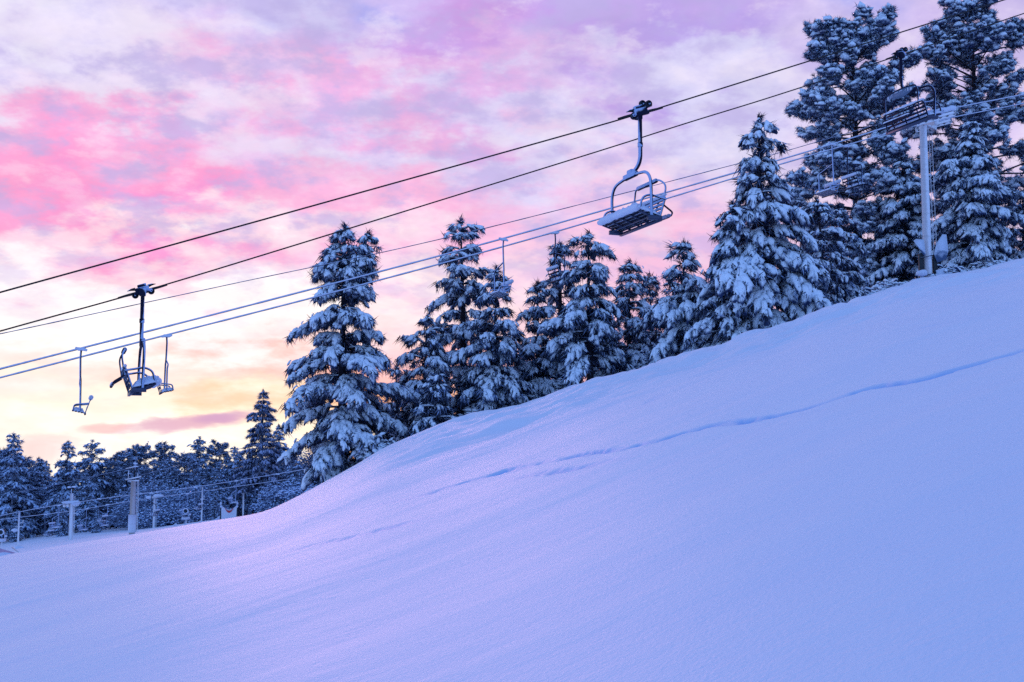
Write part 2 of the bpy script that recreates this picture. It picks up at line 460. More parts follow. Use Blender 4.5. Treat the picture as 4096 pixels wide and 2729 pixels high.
def stamp(mb, variants, P, D, S, roll=0.15, rg=rng, flat=0.6):
    """copy variants to points P, pointing along D (n,3), scaled by S (n,) or (n,3)"""
    if len(P) == 0: return
    P = np.asarray(P, float); D = np.asarray(D, float); S = np.asarray(S, float)
    if S.ndim == 1: S = np.repeat(S[:, None], 3, 1)
    D = D / (np.linalg.norm(D, axis=1)[:, None] + 1e-9)
    up = np.array([0, 0, 1.0]) + rg.normal(size=D.shape) * roll
    Y = np.cross(up, D); Y /= np.linalg.norm(Y, axis=1)[:, None] + 1e-9
    Z = np.cross(D, Y)
    which = rg.integers(0, len(variants), len(P))
    for k, (V, Fc) in enumerate(variants):
        ii = np.nonzero(which == k)[0]
        if len(ii) == 0: continue
        W = V[None] * S[ii][:, None, :]
        O = P[ii][:, None, :] + W[..., 0:1] * D[ii][:, None] + W[..., 1:2] * Y[ii][:, None] + W[..., 2:3] * Z[ii][:, None]
        n = len(V)
        FF = Fc[None] + (np.arange(len(ii)) * n)[:, None, None]
        mb.add(O.reshape(-1, 3), FF.reshape(-1, Fc.shape[1]))

PF = lambda t: float(np.interp(t, [0, 0.06, 0.15, 0.35, 0.6, 1], [0.02, 0.14, 0.30, 0.58, 0.84, 1.0]))
PW = ([0, 0.05, 0.15, 0.3, 0.55, 1], [0.03, 0.10, 0.28, 0.54, 0.84, 1.0])
def make_tree(name, H, R, seed, kind='snow', cb=0.04, prof=None, leader=None, dens=1.0, lean=0.0, hi=True, mats=None, lobe=0.55, trunk_r=None, off=None, droop=0.36):
    """returns an Empty with trunk, crown and snow as children; origin at the foot"""
    rg = np.random.default_rng(seed)
    root = empty(name, (0, 0, 0))
    nd, sn, tk = MB(), MB(), MB()
    lean = lean + rg.uniform(-0.015, 0.015)
    w1, w2, f1 = rg.uniform(5, 9), rg.uniform(11, 17), rg.uniform(0, 6.28, 2)
    lobe = lobe * (0.93 if kind != 'pine' else 1.0)
    tr_ = trunk_r or (0.018 * H + 0.05)
    # trunk
    zz = np.linspace(-0.6, H, 14); ph = rg.uniform(0, 6)
    def ax(z):
        f = z / H
        return np.array([lean * f * f * H + 0.10 * math.sin(ph + 3 * f) * f, 0.08 * math.cos(ph + 4 * f) * f, z])
    tops = leader or [(0, 0, 1.0, 0.0)]       # (dx, dy at top, height fraction, fraction where it forks)
    for (dx, dy, hf, fk) in tops:
        pts = []; rad = []
        for z in np.linspace(-0.6 if fk == 0 else fk * H, H * hf, 14):
            f = (z / H - fk) / max(1e-3, hf - fk); f = max(0, f)
            p = ax(z) + np.array([dx, dy, 0]) * min(1, f ** 0.7)
            pts.append(p); rad.append(max(0.018, tr_ * (1 - max(0, z) / (H * hf * 1.02)) ** 0.8))
        tk.tube(pts, rad, 9)
    if prof is None:
        prof = PF
    elif isinstance(prof, (list, tuple)):
        _p = prof; prof = lambda t: float(np.interp(t, _p[0], _p[1]))
    P1, D1, S1 = [], [], []      # snow lobes
    P2, D2, S2 = [], [], []      # outer needle sprays
    P3, D3, S3 = [], [], []      # inner dark sprays
    gap = (0.55 if kind != 'pine' else 0.46) / dens ** 0.5
    z = cb * H
    gold = rg.uniform(0, 6)
    while z < H * 0.985:
        for (dx, dy, hf, fk) in tops:
            if z > H * hf * 0.99 or z < fk * H: continue
            t = (1 - z / (H * hf)) / (1 - cb)
            Rm = (R if fk == 0 else 0.75 * R) * prof(min(1, max(0, t))) * (1 + 0.13 * math.sin(w1 * t + f1[0]) + 0.10 * math.sin(w2 * t + f1[1])) + 0.14
            if fk > 0: Rm = min(Rm, 0.9)
            nb = int(round((4.1 if kind != 'pine' else 3.1) * (0.75 + 0.5 * min(1, Rm / 2)))) if t > 0.06 else 4
            f = (z / H - fk) / max(1e-3, hf - fk)
            c0 = ax(z) + np.array([dx, dy, 0]) * min(1, max(0, f) ** 0.7)
            for b in range(nb):
                gold += 2.4 + rg.uniform(-0.35, 0.35)
                L = Rm * rg.uniform(0.50, 1.22) * (1 if rg.random() > 0.15 else 0.5)
                if off is not None:
                    L *= off(gold, t)
                if L < 0.15: L = 0.15
                dh = np.array([math.cos(gold), math.sin(gold), 0])
                if kind == 'snow':
                    a0 = 0.55 * (1 - t) ** 1.5 + 0.02 + rg.uniform(-0.15, 0.15); dr = droop * (0.9 + 0.4 * t) + rg.uniform(-.08, .08)
                elif kind == 'fir':
                    a0 = 0.35 - 0.35 * t + rg.uniform(-0.1, 0.1); dr = 0.30
                else:
                    a0 = 0.5 - 0.45 * t + rg.uniform(-0.25, 0.25); dr = 0.15 + 0.2 * t
                m = 7; s = np.linspace(0, 1, m)
                bend = rg.uniform(-0.2, 0.2)
                sd = np.array([-dh[1], dh[0], 0])
                Pb = c0 + np.outer(L * s, dh) + np.outer(L * bend * s * s, sd)
                Pb[:, 2] += math.tan(a0) * L * s - dr * L * s * s * (0.6 + 0.4 * s)
                if kind == 'pine': Pb[:, 2] += 0.18 * L * s ** 4
                tk.tube(Pb, np.linspace(0.030 + 0.012 * L, 0.012, m), 5, cap=False)
                Tb = np.gradient(Pb, axis=0); Tb /= np.linalg.norm(Tb, axis=1)[:, None]
                # snow line lying on the branch
                if kind != 'pine' and hi and L > 0.7:
                    sn.tube(Pb[1:] + [0, 0, 0.045], np.linspace(0.05, 0.035, m - 1), 5, cap=False)
                # twigs
                step = 0.29 if kind != 'pine' else 0.20
                nt_ = max(2, int(L / step * dens))
                for q in range(nt_):
                    s0 = 1 - (q + rg.uniform(0, 0.7)) / nt_ * (0.80 if kind != 'pine' else 0.50)
                    i = min(m - 2, int(s0 * (m - 1))); fr = s0 * (m - 1) - i
                    pb = Pb[i] * (1 - fr) + Pb[i + 1] * fr; tb = Tb[i]
                    side = 1 if q % 2 else -1
                    ang = rg.uniform(0.3, 1.0) * side if s0 < 0.93 else rg.uniform(-0.2, 0.2)
                    ln = (0.20 + 0.34 * L * (1 - s0) + rg.uniform(0, 0.12)) * (1 if s0 < 0.93 else 0.25) * (1 if kind != 'pine' else 1.25)
                    ln = min(ln, 0.9)
                    td = tb * math.cos(ang) + sd * math.sin(ang)
                    td = td / np.linalg.norm(td)
                    if kind == 'pine': td[2] += rg.uniform(-0.25, 0.75)
                    else: td[2] -= rg.uniform(0.0, 0.35)
                    e = pb + td * ln
                    nseg = 1 + int(ln / 0.38)
                    for g in range(nseg):
                        pp = pb + td * ln * (g + 1) / nseg
                        sz = lobe * rg.uniform(0.6, 1.25) * (0.62 + 0.38 * min(1, (L / 1.5)))
                        ts = rg.uniform(0.8, 1.3)
                        if kind == 'pine':
                            P2.append(pp); D2.append(td + rg.normal(size=3) * .2); S2.append(ts)
                            P2.append(pp + rg.normal(size=3) * .12); D2.append(rg.normal(size=3) + [0, 0, .4]); S2.append(ts * .9)
                            if rg.random() < 0.92:
                                P1.append(pp + [0, 0, 0.06]); D1.append(rg.normal(size=3) * [1, 1, .2] + td); S1.append(sz * rg.uniform(0.45, 0.92))
                        else:
                            P2.append(pp - [0, 0, 0.05]); D2.append(td + [0, 0, -0.35]); S2.append(ts * (0.7 + .3 * min(1, L)))
                            if rg.random() < 0.85 and hi:
                                P1.append(pp + rg.normal(size=3) * [.14, .14, .05]); D1.append(td + [0, 0, -0.5]); S1.append(sz * 0.5 * rg.uniform(.7, 1.2) * np.array([1.3, .7, .8]))
                            if rg.random() < 0.93:
                                P1.append(pp + [0, 0, 0.05]); D1.append(td + [0, 0, -0.15]); S1.append([sz * rg.uniform(.9, 1.5), sz * rg.uniform(.75, 1.15), sz * rg.uniform(.8, 1.2)])
                    if ln > 0.3 and hi:
                        tk.tube([pb, (pb + e) / 2 + [0, 0, .02], e], 0.012, 4, cap=False)
                # inner
                for q in range(max(1, int(L * (1.9 if kind != 'pine' else 0.9) * dens))):
                    s0 = rg.uniform(0.08, 0.75); i = min(m - 2, int(s0 * (m - 1)))
                    P3.append(Pb[i] + rg.normal(size=3) * [0.14, 0.14, 0.12] - [0, 0, 0.08]); D3.append(Tb[i] + rg.normal(size=3) * 0.7 + [0, 0, -.3]); S3.append(rg.uniform(0.8, 1.4))
        z += gap * rg.uniform(0.5, 1.5) * (0.80 if z > 0.8 * H else 1)
    # tip
    for (dx, dy, hf, fk) in tops:
        tp = ax(H * hf) + [dx, dy, 0]
        for q in range(5):
            P2.append(tp - [0, 0, q * 0.08]); D2.append(np.array([rg.normal() * .4, rg.normal() * .4, 1.0])); S2.append(0.8)
        for q in range(4):
            P1.append(tp + rg.normal(size=3) * [.08, .08, .05] - [0, 0, .06 + .09 * q]); D1.append([rg.normal(), rg.normal(), 0.2])
            S1.append([0.30] * 3 if kind != 'pine' else 0.30)
    mats = mats or {}
    lob = {'snow': LOBE2 if hi else LOBE1, 'fir': LOBE2 if hi else LOBE1, 'pine': PUFF1}[kind]
    s1 = np.array([np.ones(3) * s if np.isscalar(s) else np.array(s) for s in S1])
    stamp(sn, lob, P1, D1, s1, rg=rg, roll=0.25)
    if hi:
        stamp(nd, {'snow': TUFTD, 'fir': TUFT, 'pine': TUFTP}[kind], P2, D2, S2, rg=rg)
        stamp(nd, TUFT, P3, D3, S3, rg=rg)
    else:
        k = rg.random(len(P2)) < 0.55
        stamp(nd, TUFTB, np.array(P2)[k], np.array(D2)[k], np.array(S2)[k], rg=rg)
        stamp(nd, TUFTB, P3, D3, S3, rg=rg)
    tk.build("trunk", mats.get('bark', M_bark), root)
    nd.build("crown", mats.get('needle', M_needle if kind != 'pine' else M_needle_f), root, shade=False)
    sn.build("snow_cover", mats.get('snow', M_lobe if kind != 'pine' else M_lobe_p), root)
    return root

def place_tree(px, py_top, D, Rpx, label, seed, name="pine_tree", cat="tree", group="snow laden trees along the ridge", dz=0.0, **kw):
    top = pt(px, py_top, D)
    zb = gz(top[0], top[1]) - 0.1 + dz
    H = top[2] - zb
    R = Rpx * D / F
    t = make_tree(name, H, R, seed, **kw)
    t.location = (float(top[0]), float(top[1]), zb)
    tag(t, label, cat, group)
    return t

# --- the ridge trees
def off_T1(a, t):
    return 1.0
place_tree(1388, 905, 60, 226, "large broad pine with two tops, leftmost tree at the end of the ridge", 1107, cb=0.05, dens=0.95, lobe=0.62,
           leader=[(-0.25, 0, 1.0, 0.0), (0.95, 0.2, 0.972, 0.72)],
           prof=([0, .04, .12, .25, .32, .42, .6, .8, 1], [.02, .14, .30, .56, .46, .82, 1, 1.0, 1.0]))
place_tree(1855, 880, 66, 165, "tall slender pine with a sparse snowy top rising behind a bushier tree", 12, cb=0.08, dens=0.72, lobe=0.60,
           prof=([0, .03, .1, .2, .3, .45, .7, 1], [.05, .28, .34, .5, .62, .72, .9, 1]))
place_tree(1975, 1075, 61.5, 155, "bushy snow-heavy tree standing in front of the tall slender pine", 13, cb=0.03, dens=1.15, prof=PW)
place_tree(1705, 1265, 62, 130, "narrow snowy tree filling the gap right of the two-topped pine", 14, cb=0.03, dens=1.1, prof=PW)
place_tree(1745, 1500, 58.5, 95, "small young conifer in front between the two-topped pine and the bushy tree", 15, cb=0.03, lobe=0.45)
place_tree(1590, 1470, 66, 135, "low snowy tree half hidden behind the two-topped pine's right side", 151, cb=0.03, lobe=0.5, prof=PW)
place_tree(2147, 1137, 64, 115, "dark topped tree left of the one behind the rightmost middle chairs", 16, cb=0.03, dens=1.0, prof=PW)
place_tree(2242, 977, 65, 125, "tree with a bare dark lower trunk behind the small chair hanging at its top", 17, cb=0.20, dens=0.9, prof=PW)
place_tree(2358, 932, 60, 178, "broad snowy pine with a dark bare trunk at the middle of the ridge", 18, cb=0.20, dens=1.0, lobe=0.6, prof=PW)
place_tree(2515, 1050, 63, 118, "rounded medium tree right of the broad middle pine", 19, cb=0.05, prof=PW)
place_tree(2600, 1112, 70, 70, "thin small tree peeking up in the pink gap", 20, cb=0.03, lobe=0.45)
place_tree(2683, 1122, 68, 62, "tiny dark tipped tree just left of the low wide tree", 21, cb=0.03, lobe=0.42)
place_tree(2728, 980, 57, 135, "low wide tree with fat snow paws left of the tall drooping fir", 22, cb=0.02, dens=1.05, lobe=0.68, prof=PW)
place_tree(2920, 815, 53.5, 140, "shorter snow-caked tree leaning against the tall drooping fir's left side", 23, cb=0.03, dens=1.1, lobe=0.60, prof=PW)
place_tree(3040, 470, 54.5, 250, "tall drooping fir with long heavy snow boughs crossed by the iced ropes", 24, name="fir_tree", cb=0.02, dens=0.95, lobe=0.72,
           droop=0.5, prof=([0, .04, .1, .13, .25, .4, .6, .8, 1], [.02, .14, .2, .30, .36, .58, .72, .95, 1]))
place_tree(3280, 800, 60, 105, "slim snowy tree with a drooping tip below the pair of small chairs", 25, cb=0.03, dens=1.0, lobe=0.55, prof=PW)
place_tree(3350, 825, 62, 110, "second slim tree right behind the drooping tipped one", 26, cb=0.03, lobe=0.5, prof=PW)
place_tree(2440, 1290, 67, 120, "low tree filling the gap behind the broad middle pine and the rounded tree", 141, cb=0.03)
place_tree(2620, 1270, 66, 120, "low snowy tree behind the gap left of the low wide tree", 142, cb=0.03)
place_tree(2060, 1330, 67, 130, "low tree behind the gap right of the bushy tree", 143, cb=0.03)
place_tree(2840, 1150, 62, 120, "half hidden tree between the low wide tree and the snow-caked tree", 144, cb=0.03)
place_tree(1590, 1700, 63, 110, "low snowy sapling at the ridge beside the two-topped pine", 145, cb=0.03)
# the two giant pines
place_tree(3405, 125, 80, 310, "giant round topped frosted pine behind the far chairs", 31, kind='pine', cb=0.16, dens=1.15, lobe=0.78, lean=-0.01, trunk_r=0.42,
           prof=([0, .03, .1, .2, .3, .4, .5, .6, .72, .85, 1], [.16, .40, .56, .66, .70, .95, .78, .66, .92, .85, .5]))
place_tree(3885, 0, 82, 240, "giant airy frosted pine at the right edge of the picture", 32, kind='pine', cb=0.22, dens=1.0, lobe=0.78, trunk_r=0.36,
           prof=([0, .08, .15, .22, .35, .45, .6, .8, 1], [.2, .45, .5, .66, .95, .8, .95, 1.05, .8]))
place_tree(3615, 640, 76, 175, "snow blobbed pine close on the left of the grey tower", 33, cb=0.05, dens=1.1, lobe=0.62, prof=PW, mats={'snow': M_lobe})
place_tree(3885, 480, 72, 190, "big bushy snowy tree between the grey tower and the picture's right edge", 34, cb=0.03, dens=1.15, lobe=0.68, prof=PW)
place_tree(4085, 770, 74, 110, "small snowy tree cut off by the picture's right edge", 35, cb=0.03, lobe=0.5)
place_tree(4010, 880, 78, 150, "low frosted tree behind the bushy tree on the right", 36, cb=0.03, lobe=0.5, prof=PW)
place_tree(3480, 960, 78, 130, "low dark tree under the giant round topped pine", 37, cb=0.03, lobe=0.45, prof=PW)

# low snowy bushes on the brow
def make_bush(name, R, H, seed, n=260, tuft=True, mat_s=None, mat_t=None):
    rg = np.random.default_rng(seed); root = empty(name, (0, 0, 0))
    tw, fo = MB(), MB()
    P, D, S = [], [], []
    for k in range(n):
        a = rg.uniform(0, 2 * PI); rr = R * math.sqrt(rg.random()); hh = H * math.sqrt(max(0.02, 1 - (rr / R) ** 2)) * rg.uniform(0.55, 1.1)
        e = np.array([rr * math.cos(a), rr * math.sin(a), hh]); b = np.array([rr * 0.25 * math.cos(a), rr * 0.25 * math.sin(a), -0.2])
        mid = (b + e) / 2 + [0, 0, 0.25 * hh] + rg.normal(size=3) * 0.06 * R
        c = spline([b, mid, e], 3)
        tw.tube(c, np.linspace(0.028, 0.012, len(c)), 4, cap=False)
        for g in range(4):
            q = c[rg.integers(len(c) // 2, len(c))]
            f = q + rg.normal(size=3) * [0.16, 0.16, 0.13] * max(1, R * 0.5)
            tw.tube([q, f], 0.012, 3, cap=False)
            P.append(f); D.append(f - q); S.append(rg.uniform(0.6, 1.1))
    P = np.array(P); D = np.array(D); S = np.array(S)
    stamp(fo, LOBE1 if tuft else PUFF1, P, D, S * (0.42 if tuft else 0.30), rg=rg)
    tw.build("twigs", mat_t or M_twig, root, shade=False)
    fo.build("snow_cover", mat_s or M_lobe, root)
    return root

bspots = [(1500, 1835, 57, 1.2, 1.1, "snow-caked shrub at the foot of the two-topped pine"), (1905, 1690, 60, 1.0, 0.8, "rounded shrub under the bushy tree in front"),
          (2060, 1660, 62, 1.2, 1.1, "shrub at the brow just right of the bushy tree"), (2440, 1545, 61, 1.1, 0.9, "little shrub right of the dark bare trunk"),
          (2590, 1490, 62, 1.3, 1.2, "snow mound of a shrub under the rounded medium tree"), (2870, 1390, 56, 1.2, 0.9, "shrub between the low wide tree and the tall fir"),
          (3200, 1280, 56, 1.5, 1.3, "shrub at the right foot of the tall drooping fir"), (3420, 1210, 63, 1.5, 1.3, "shrub below the second slim tree"),
          (3560, 1170, 66, 1.7, 1.2, "drooping shrub left of the grey tower's foot"), (3810, 1095, 68, 1.6, 1.2, "shrub right of the grey tower's foot"),
          (3960, 1065, 69, 1.8, 1.1, "shrub at the base of the bushy tree by the right edge"), (2260, 1590, 63, 1.3, 1.0, "low shrub under the tree with the hanging chair")]
for i, (px, py, D, R, H, lab) in enumerate(bspots):
    b = make_bush("shrub", R, H, 200 + i, n=int(90 * R)); p = pt(px, py, D)
    b.location = (float(p[0]), float(p[1]), gz(p[0], p[1]) - 0.15); tag(b, lab, "shrub", "snowy shrubs along the brow")

# ------------------------------------------------------------------ valley forest
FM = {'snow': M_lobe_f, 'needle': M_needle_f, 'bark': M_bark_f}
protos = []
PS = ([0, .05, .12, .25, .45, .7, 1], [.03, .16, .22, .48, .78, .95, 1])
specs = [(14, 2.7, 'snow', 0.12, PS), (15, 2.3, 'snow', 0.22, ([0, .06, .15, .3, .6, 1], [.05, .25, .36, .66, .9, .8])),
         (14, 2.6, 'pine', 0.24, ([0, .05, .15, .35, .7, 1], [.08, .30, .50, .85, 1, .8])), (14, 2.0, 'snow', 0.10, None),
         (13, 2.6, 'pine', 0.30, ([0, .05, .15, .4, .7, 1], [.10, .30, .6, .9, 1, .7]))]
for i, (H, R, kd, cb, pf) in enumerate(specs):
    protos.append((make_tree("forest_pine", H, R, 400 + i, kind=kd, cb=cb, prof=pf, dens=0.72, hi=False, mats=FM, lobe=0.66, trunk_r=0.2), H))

def copy_tree(o, parent=None, label=None, name=None):
    c = o.copy(); COL.objects.link(c)
    if name: c.name = name
    if parent is not None: c.parent = parent
    for ch in list(o.children):
        copy_tree(ch, c)
    return c

used = [False] * len(protos)
fr = random.Random(3)
GL = "snow-dusted pine in the crowded wood beyond the valley lift"
def forest(px, py_top, D, k, label=None, wide=1.0):
    top = pt(px, py_top, D); zb = gz(top[0], top[1]) - 0.2
    pr, H = protos[k]
    if not used[k]:
        o = pr; used[k] = True
    else:
        o = copy_tree(pr)
    s = (top[2] - zb) / H
    o.location = (float(top[0]), float(top[1]), zb); o.rotation_euler = (0, 0, fr.uniform(0, 6.28)); o.scale = (s * wide, s * wide, s)
    tag(o, label or GL, "tree", "pines of the valley wood")
named = [(58, 1738, 138, 0, "tall pine at the far left edge of the valley wood"), (268, 1768, 140, 0, "pine with a ragged top above the crossarm tower in the valley"),
         (372, 1758, 142, 1, "pine with spreading top between the crossarm tower and the thick padded tower"), (160, 1838, 150, 3, "small pointed pine in the low notch of the valley skyline"),
         (560, 1788, 155, 4, "round topped pine right behind the thick padded tower"), (660, 1783, 152, 2, "pine rising just right of the thick padded tower"),
         (795, 1745, 150, 1, "tallest pine of the middle valley skyline"), (490, 1815, 150, 4, "low spreading pine left of the thick padded tower"),
         (880, 1775, 152, 2, "pine with thin top above the white banner"), (940, 1790, 150, 0, "pine close on the left of the lone conical fir"),
         (1120, 1700, 150, 3, "pine between the lone conical fir and the two-topped pine"), (1180, 1800, 120, 0, "frosted tree low behind the two-topped pine's left side")]
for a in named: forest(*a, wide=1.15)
for i in range(56):
    px = -160 + i * 25 + fr.uniform(-14, 14)
    base = np.interp(px, [0, 120, 200, 330, 450, 600, 800, 1000, 1250, 1500], [1830, 1880, 1850, 1850, 1860, 1850, 1830, 1840, 1850, 1850])
    forest(px, base + fr.uniform(-40, 70), fr.uniform(136, 175), fr.choice([0, 1, 1, 2, 4, 0, 3]), wide=fr.uniform(1.0, 1.3))
for i in range(9):
    px = -60 + i * 150 + fr.uniform(-25, 25)
    forest(px, fr.uniform(1945, 2040), fr.uniform(126, 134), fr.choice([0, 3, 3]), wide=1.3)
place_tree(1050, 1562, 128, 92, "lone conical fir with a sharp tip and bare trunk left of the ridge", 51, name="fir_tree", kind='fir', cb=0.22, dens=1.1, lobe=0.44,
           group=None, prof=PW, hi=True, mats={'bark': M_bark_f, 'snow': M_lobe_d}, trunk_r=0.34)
bz = [(610, 1925, 133, 5.5, "wide frosted thicket behind the thick padded tower"), (760, 1935, 132, 5.0, "pale frosted thicket behind the round snow gun"), (690, 2010, 128, 4.0, "low frosted thicket beside the small crossarm tower"),
      (1190, 1930, 118, 4.0, "frosted thicket under the two-topped pine's drooping bough"), (1270, 1990, 100, 3.2, "frosted thicket at the brow beneath the iced rope's end"), (1120, 2010, 118, 3.0, "low frosted bush right of the lone fir's trunk")]
for i, (px, pyt, D, R, lab) in enumerate(bz):
    p = pt(px, pyt, D); zb = gz(p[0], p[1])
    b = make_bush("thicket", R, p[2] - zb, 300 + i, n=420, tuft=False, mat_s=M_lobe_f); b.location = (float(p[0]), float(p[1]), zb - 0.2)
    tag(b, lab, "thicket", "frosted thickets in the valley")

under = make_bush("undergrowth", 8.0, 7.5, 777, n=520, tuft=False, mat_s=M_needle_f, mat_t=M_needle)
for i in range(17):
    o = under if i == 0 else copy_tree(under)
    p = pt(-150 + i * 95 + fr.uniform(-20, 20), 2150, 172 + (i % 3) * 6)
    o.location = (float(p[0]), float(p[1]), gz(p[0], p[1]) - 0.6); o.rotation_euler = (0, 0, fr.uniform(0, 6.28))
    tag(o, "dark tangle of undergrowth deep between the trunks of the valley wood", "undergrowth", "undergrowth in the valley wood")

# ------------------------------------------------------------------ ropes
def on_plane(px, py, plane):
    x0, y0, s = plane       # y = y0 + s (x - x0)
    d = ray(px, py)
    t = (y0 - s * x0) / (d[1] - s * d[0])
    return d * t

TAN = 0.384
PL_near = (2.93, 26.0, TAN)
PL_far = (-9.26, 28.5, TAN)
PL_A = (-18.2, 48.0, 0.392)
PL_B = (-16.4, 54.0, 0.42)
PL_C = (-17.0, 51.5, 0.41)
def rope(points, plane, r, mat, name, label, cat, ext=1.6, jitter=0, n=10, group=None):
    P = [on_plane(px, py, plane) for px, py in points]
    P = [P[0] + (P[0] - P[1]) * ext * (6 / max(1, np.linalg.norm(P[1] - P[0])))] + P
    if ext > 0: P = P + [P[-1] + (P[-1] - P[-2]) / np.linalg.norm(P[-1] - P[-2]) * 6 * ext]
    Q = spline(P, n)
    mb = MB(); rr = np.full(len(Q), r)
    if jitter: rr = rr * (1 + jitter * np.random.default_rng(int(r * 9999)).normal(size=len(Q)).clip(-1, 1.5))
    mb.tube(Q, rr, 8)
    o = mb.build(name, mat)
    tag(o, label, cat, group)
    return o
U_pts = [(0, 1170), (1200, 838), (2350, 516), (2562, 453), (2750, 397), (4010, 2)]
L_pts = [(0, 1325), (570, 1166), (1200, 975), (2350, 619), (2750, 492), (3096, 385), (3600, 221), (4096, 54)]
A_pts = [(0, 1476), (325, 1393), (1100, 1195), (2014, 954), (3134, 635), (3538, 512), (3740, 452), (3835, 429), (4096, 378)]
B_pts = [(0, 1511), (667, 1340), (1400, 1152), (2220, 928), (3096, 665), (3542, 537), (3745, 484), (4096, 414)]
C_pts = [(0, 1334), (61, 1323), (900, 1142), (1811, 945), (2960, 653), (3279, 565), (3542, 488), (3718, 432)]
rope(U_pts, PL_near, 0.017, M_cable, "haul_rope", "upper bare black haul rope carrying the large chair in the middle", "rope")
rope(L_pts, PL_far, 0.019, M_cable, "haul_rope", "lower bare black haul rope carrying the large chairs at left and right", "rope")
rope(A_pts, PL_A, 0.040, M_cable_s, "haul_rope", "upper of the two thick iced ropes crossing before the trees", "rope", jitter=0.08, n=30)
rope(B_pts, PL_B, 0.042, M_cable_s, "haul_rope", "lower of the two thick iced ropes crossing before the trees", "rope", jitter=0.08, n=30)
rope(C_pts, PL_C, 0.021, M_wire, "signal_wire", "thin partly iced wire running above the two thick iced ropes to the grey tower", "wire", jitter=0.15, n=30, ext=0.0)

# ------------------------------------------------------------------ chairs
def bumpy_slab(mb, x0, x1, y0, y1, z0f, z1f, h, seed, nx=8, ny=22):
    """a cushion of snow on a sloping board from (x0, z0f) to (x1, z1f)"""
    rg = np.random.default_rng(seed)
    V = []; 
    for i in range(nx + 1):
        for j in range(ny + 1):
            u = i / nx; v = j / ny
            e = (1 - abs(2 * u - 1) ** 3.5) * (1 - abs(2 * v - 1) ** 9)
            V.append([x0 + (x1 - x0) * u, y0 + (y1 - y0) * v, z0f + (z1f - z0f) * u + h * max(0, e) ** 0.5 * (1 + 0.18 * rg.normal())])
    n = len(V)
    for i in range(nx + 1):
        for j in range(ny + 1):
            u = i / nx; v = j / ny
            V.append([x0 + (x1 - x0) * u, y0 + (y1 - y0) * v, z0f + (z1f - z0f) * u - 0.02])
    Fq = []
    w = ny + 1
    for i in range(nx):
        for j in range(ny):
            a = i * w + j
            Fq.append([a, a + w, a + w + 1, a + 1]); Fq.append([n + a, n + a + 1, n + a + w + 1, n + a + w])
    for j in range(ny):
        Fq.append([j, j + 1, n + j + 1, n + j]); a = nx * w + j; Fq.append([a, n + a, n + a + 1, a + 1])
    for i in range(nx):
        a = i * w; Fq.append([a, n + a, n + a + w, a + w]); a = i * w + ny; Fq.append([a, a + w, n + a + w, n + a])
    mb.add(V, Fq)

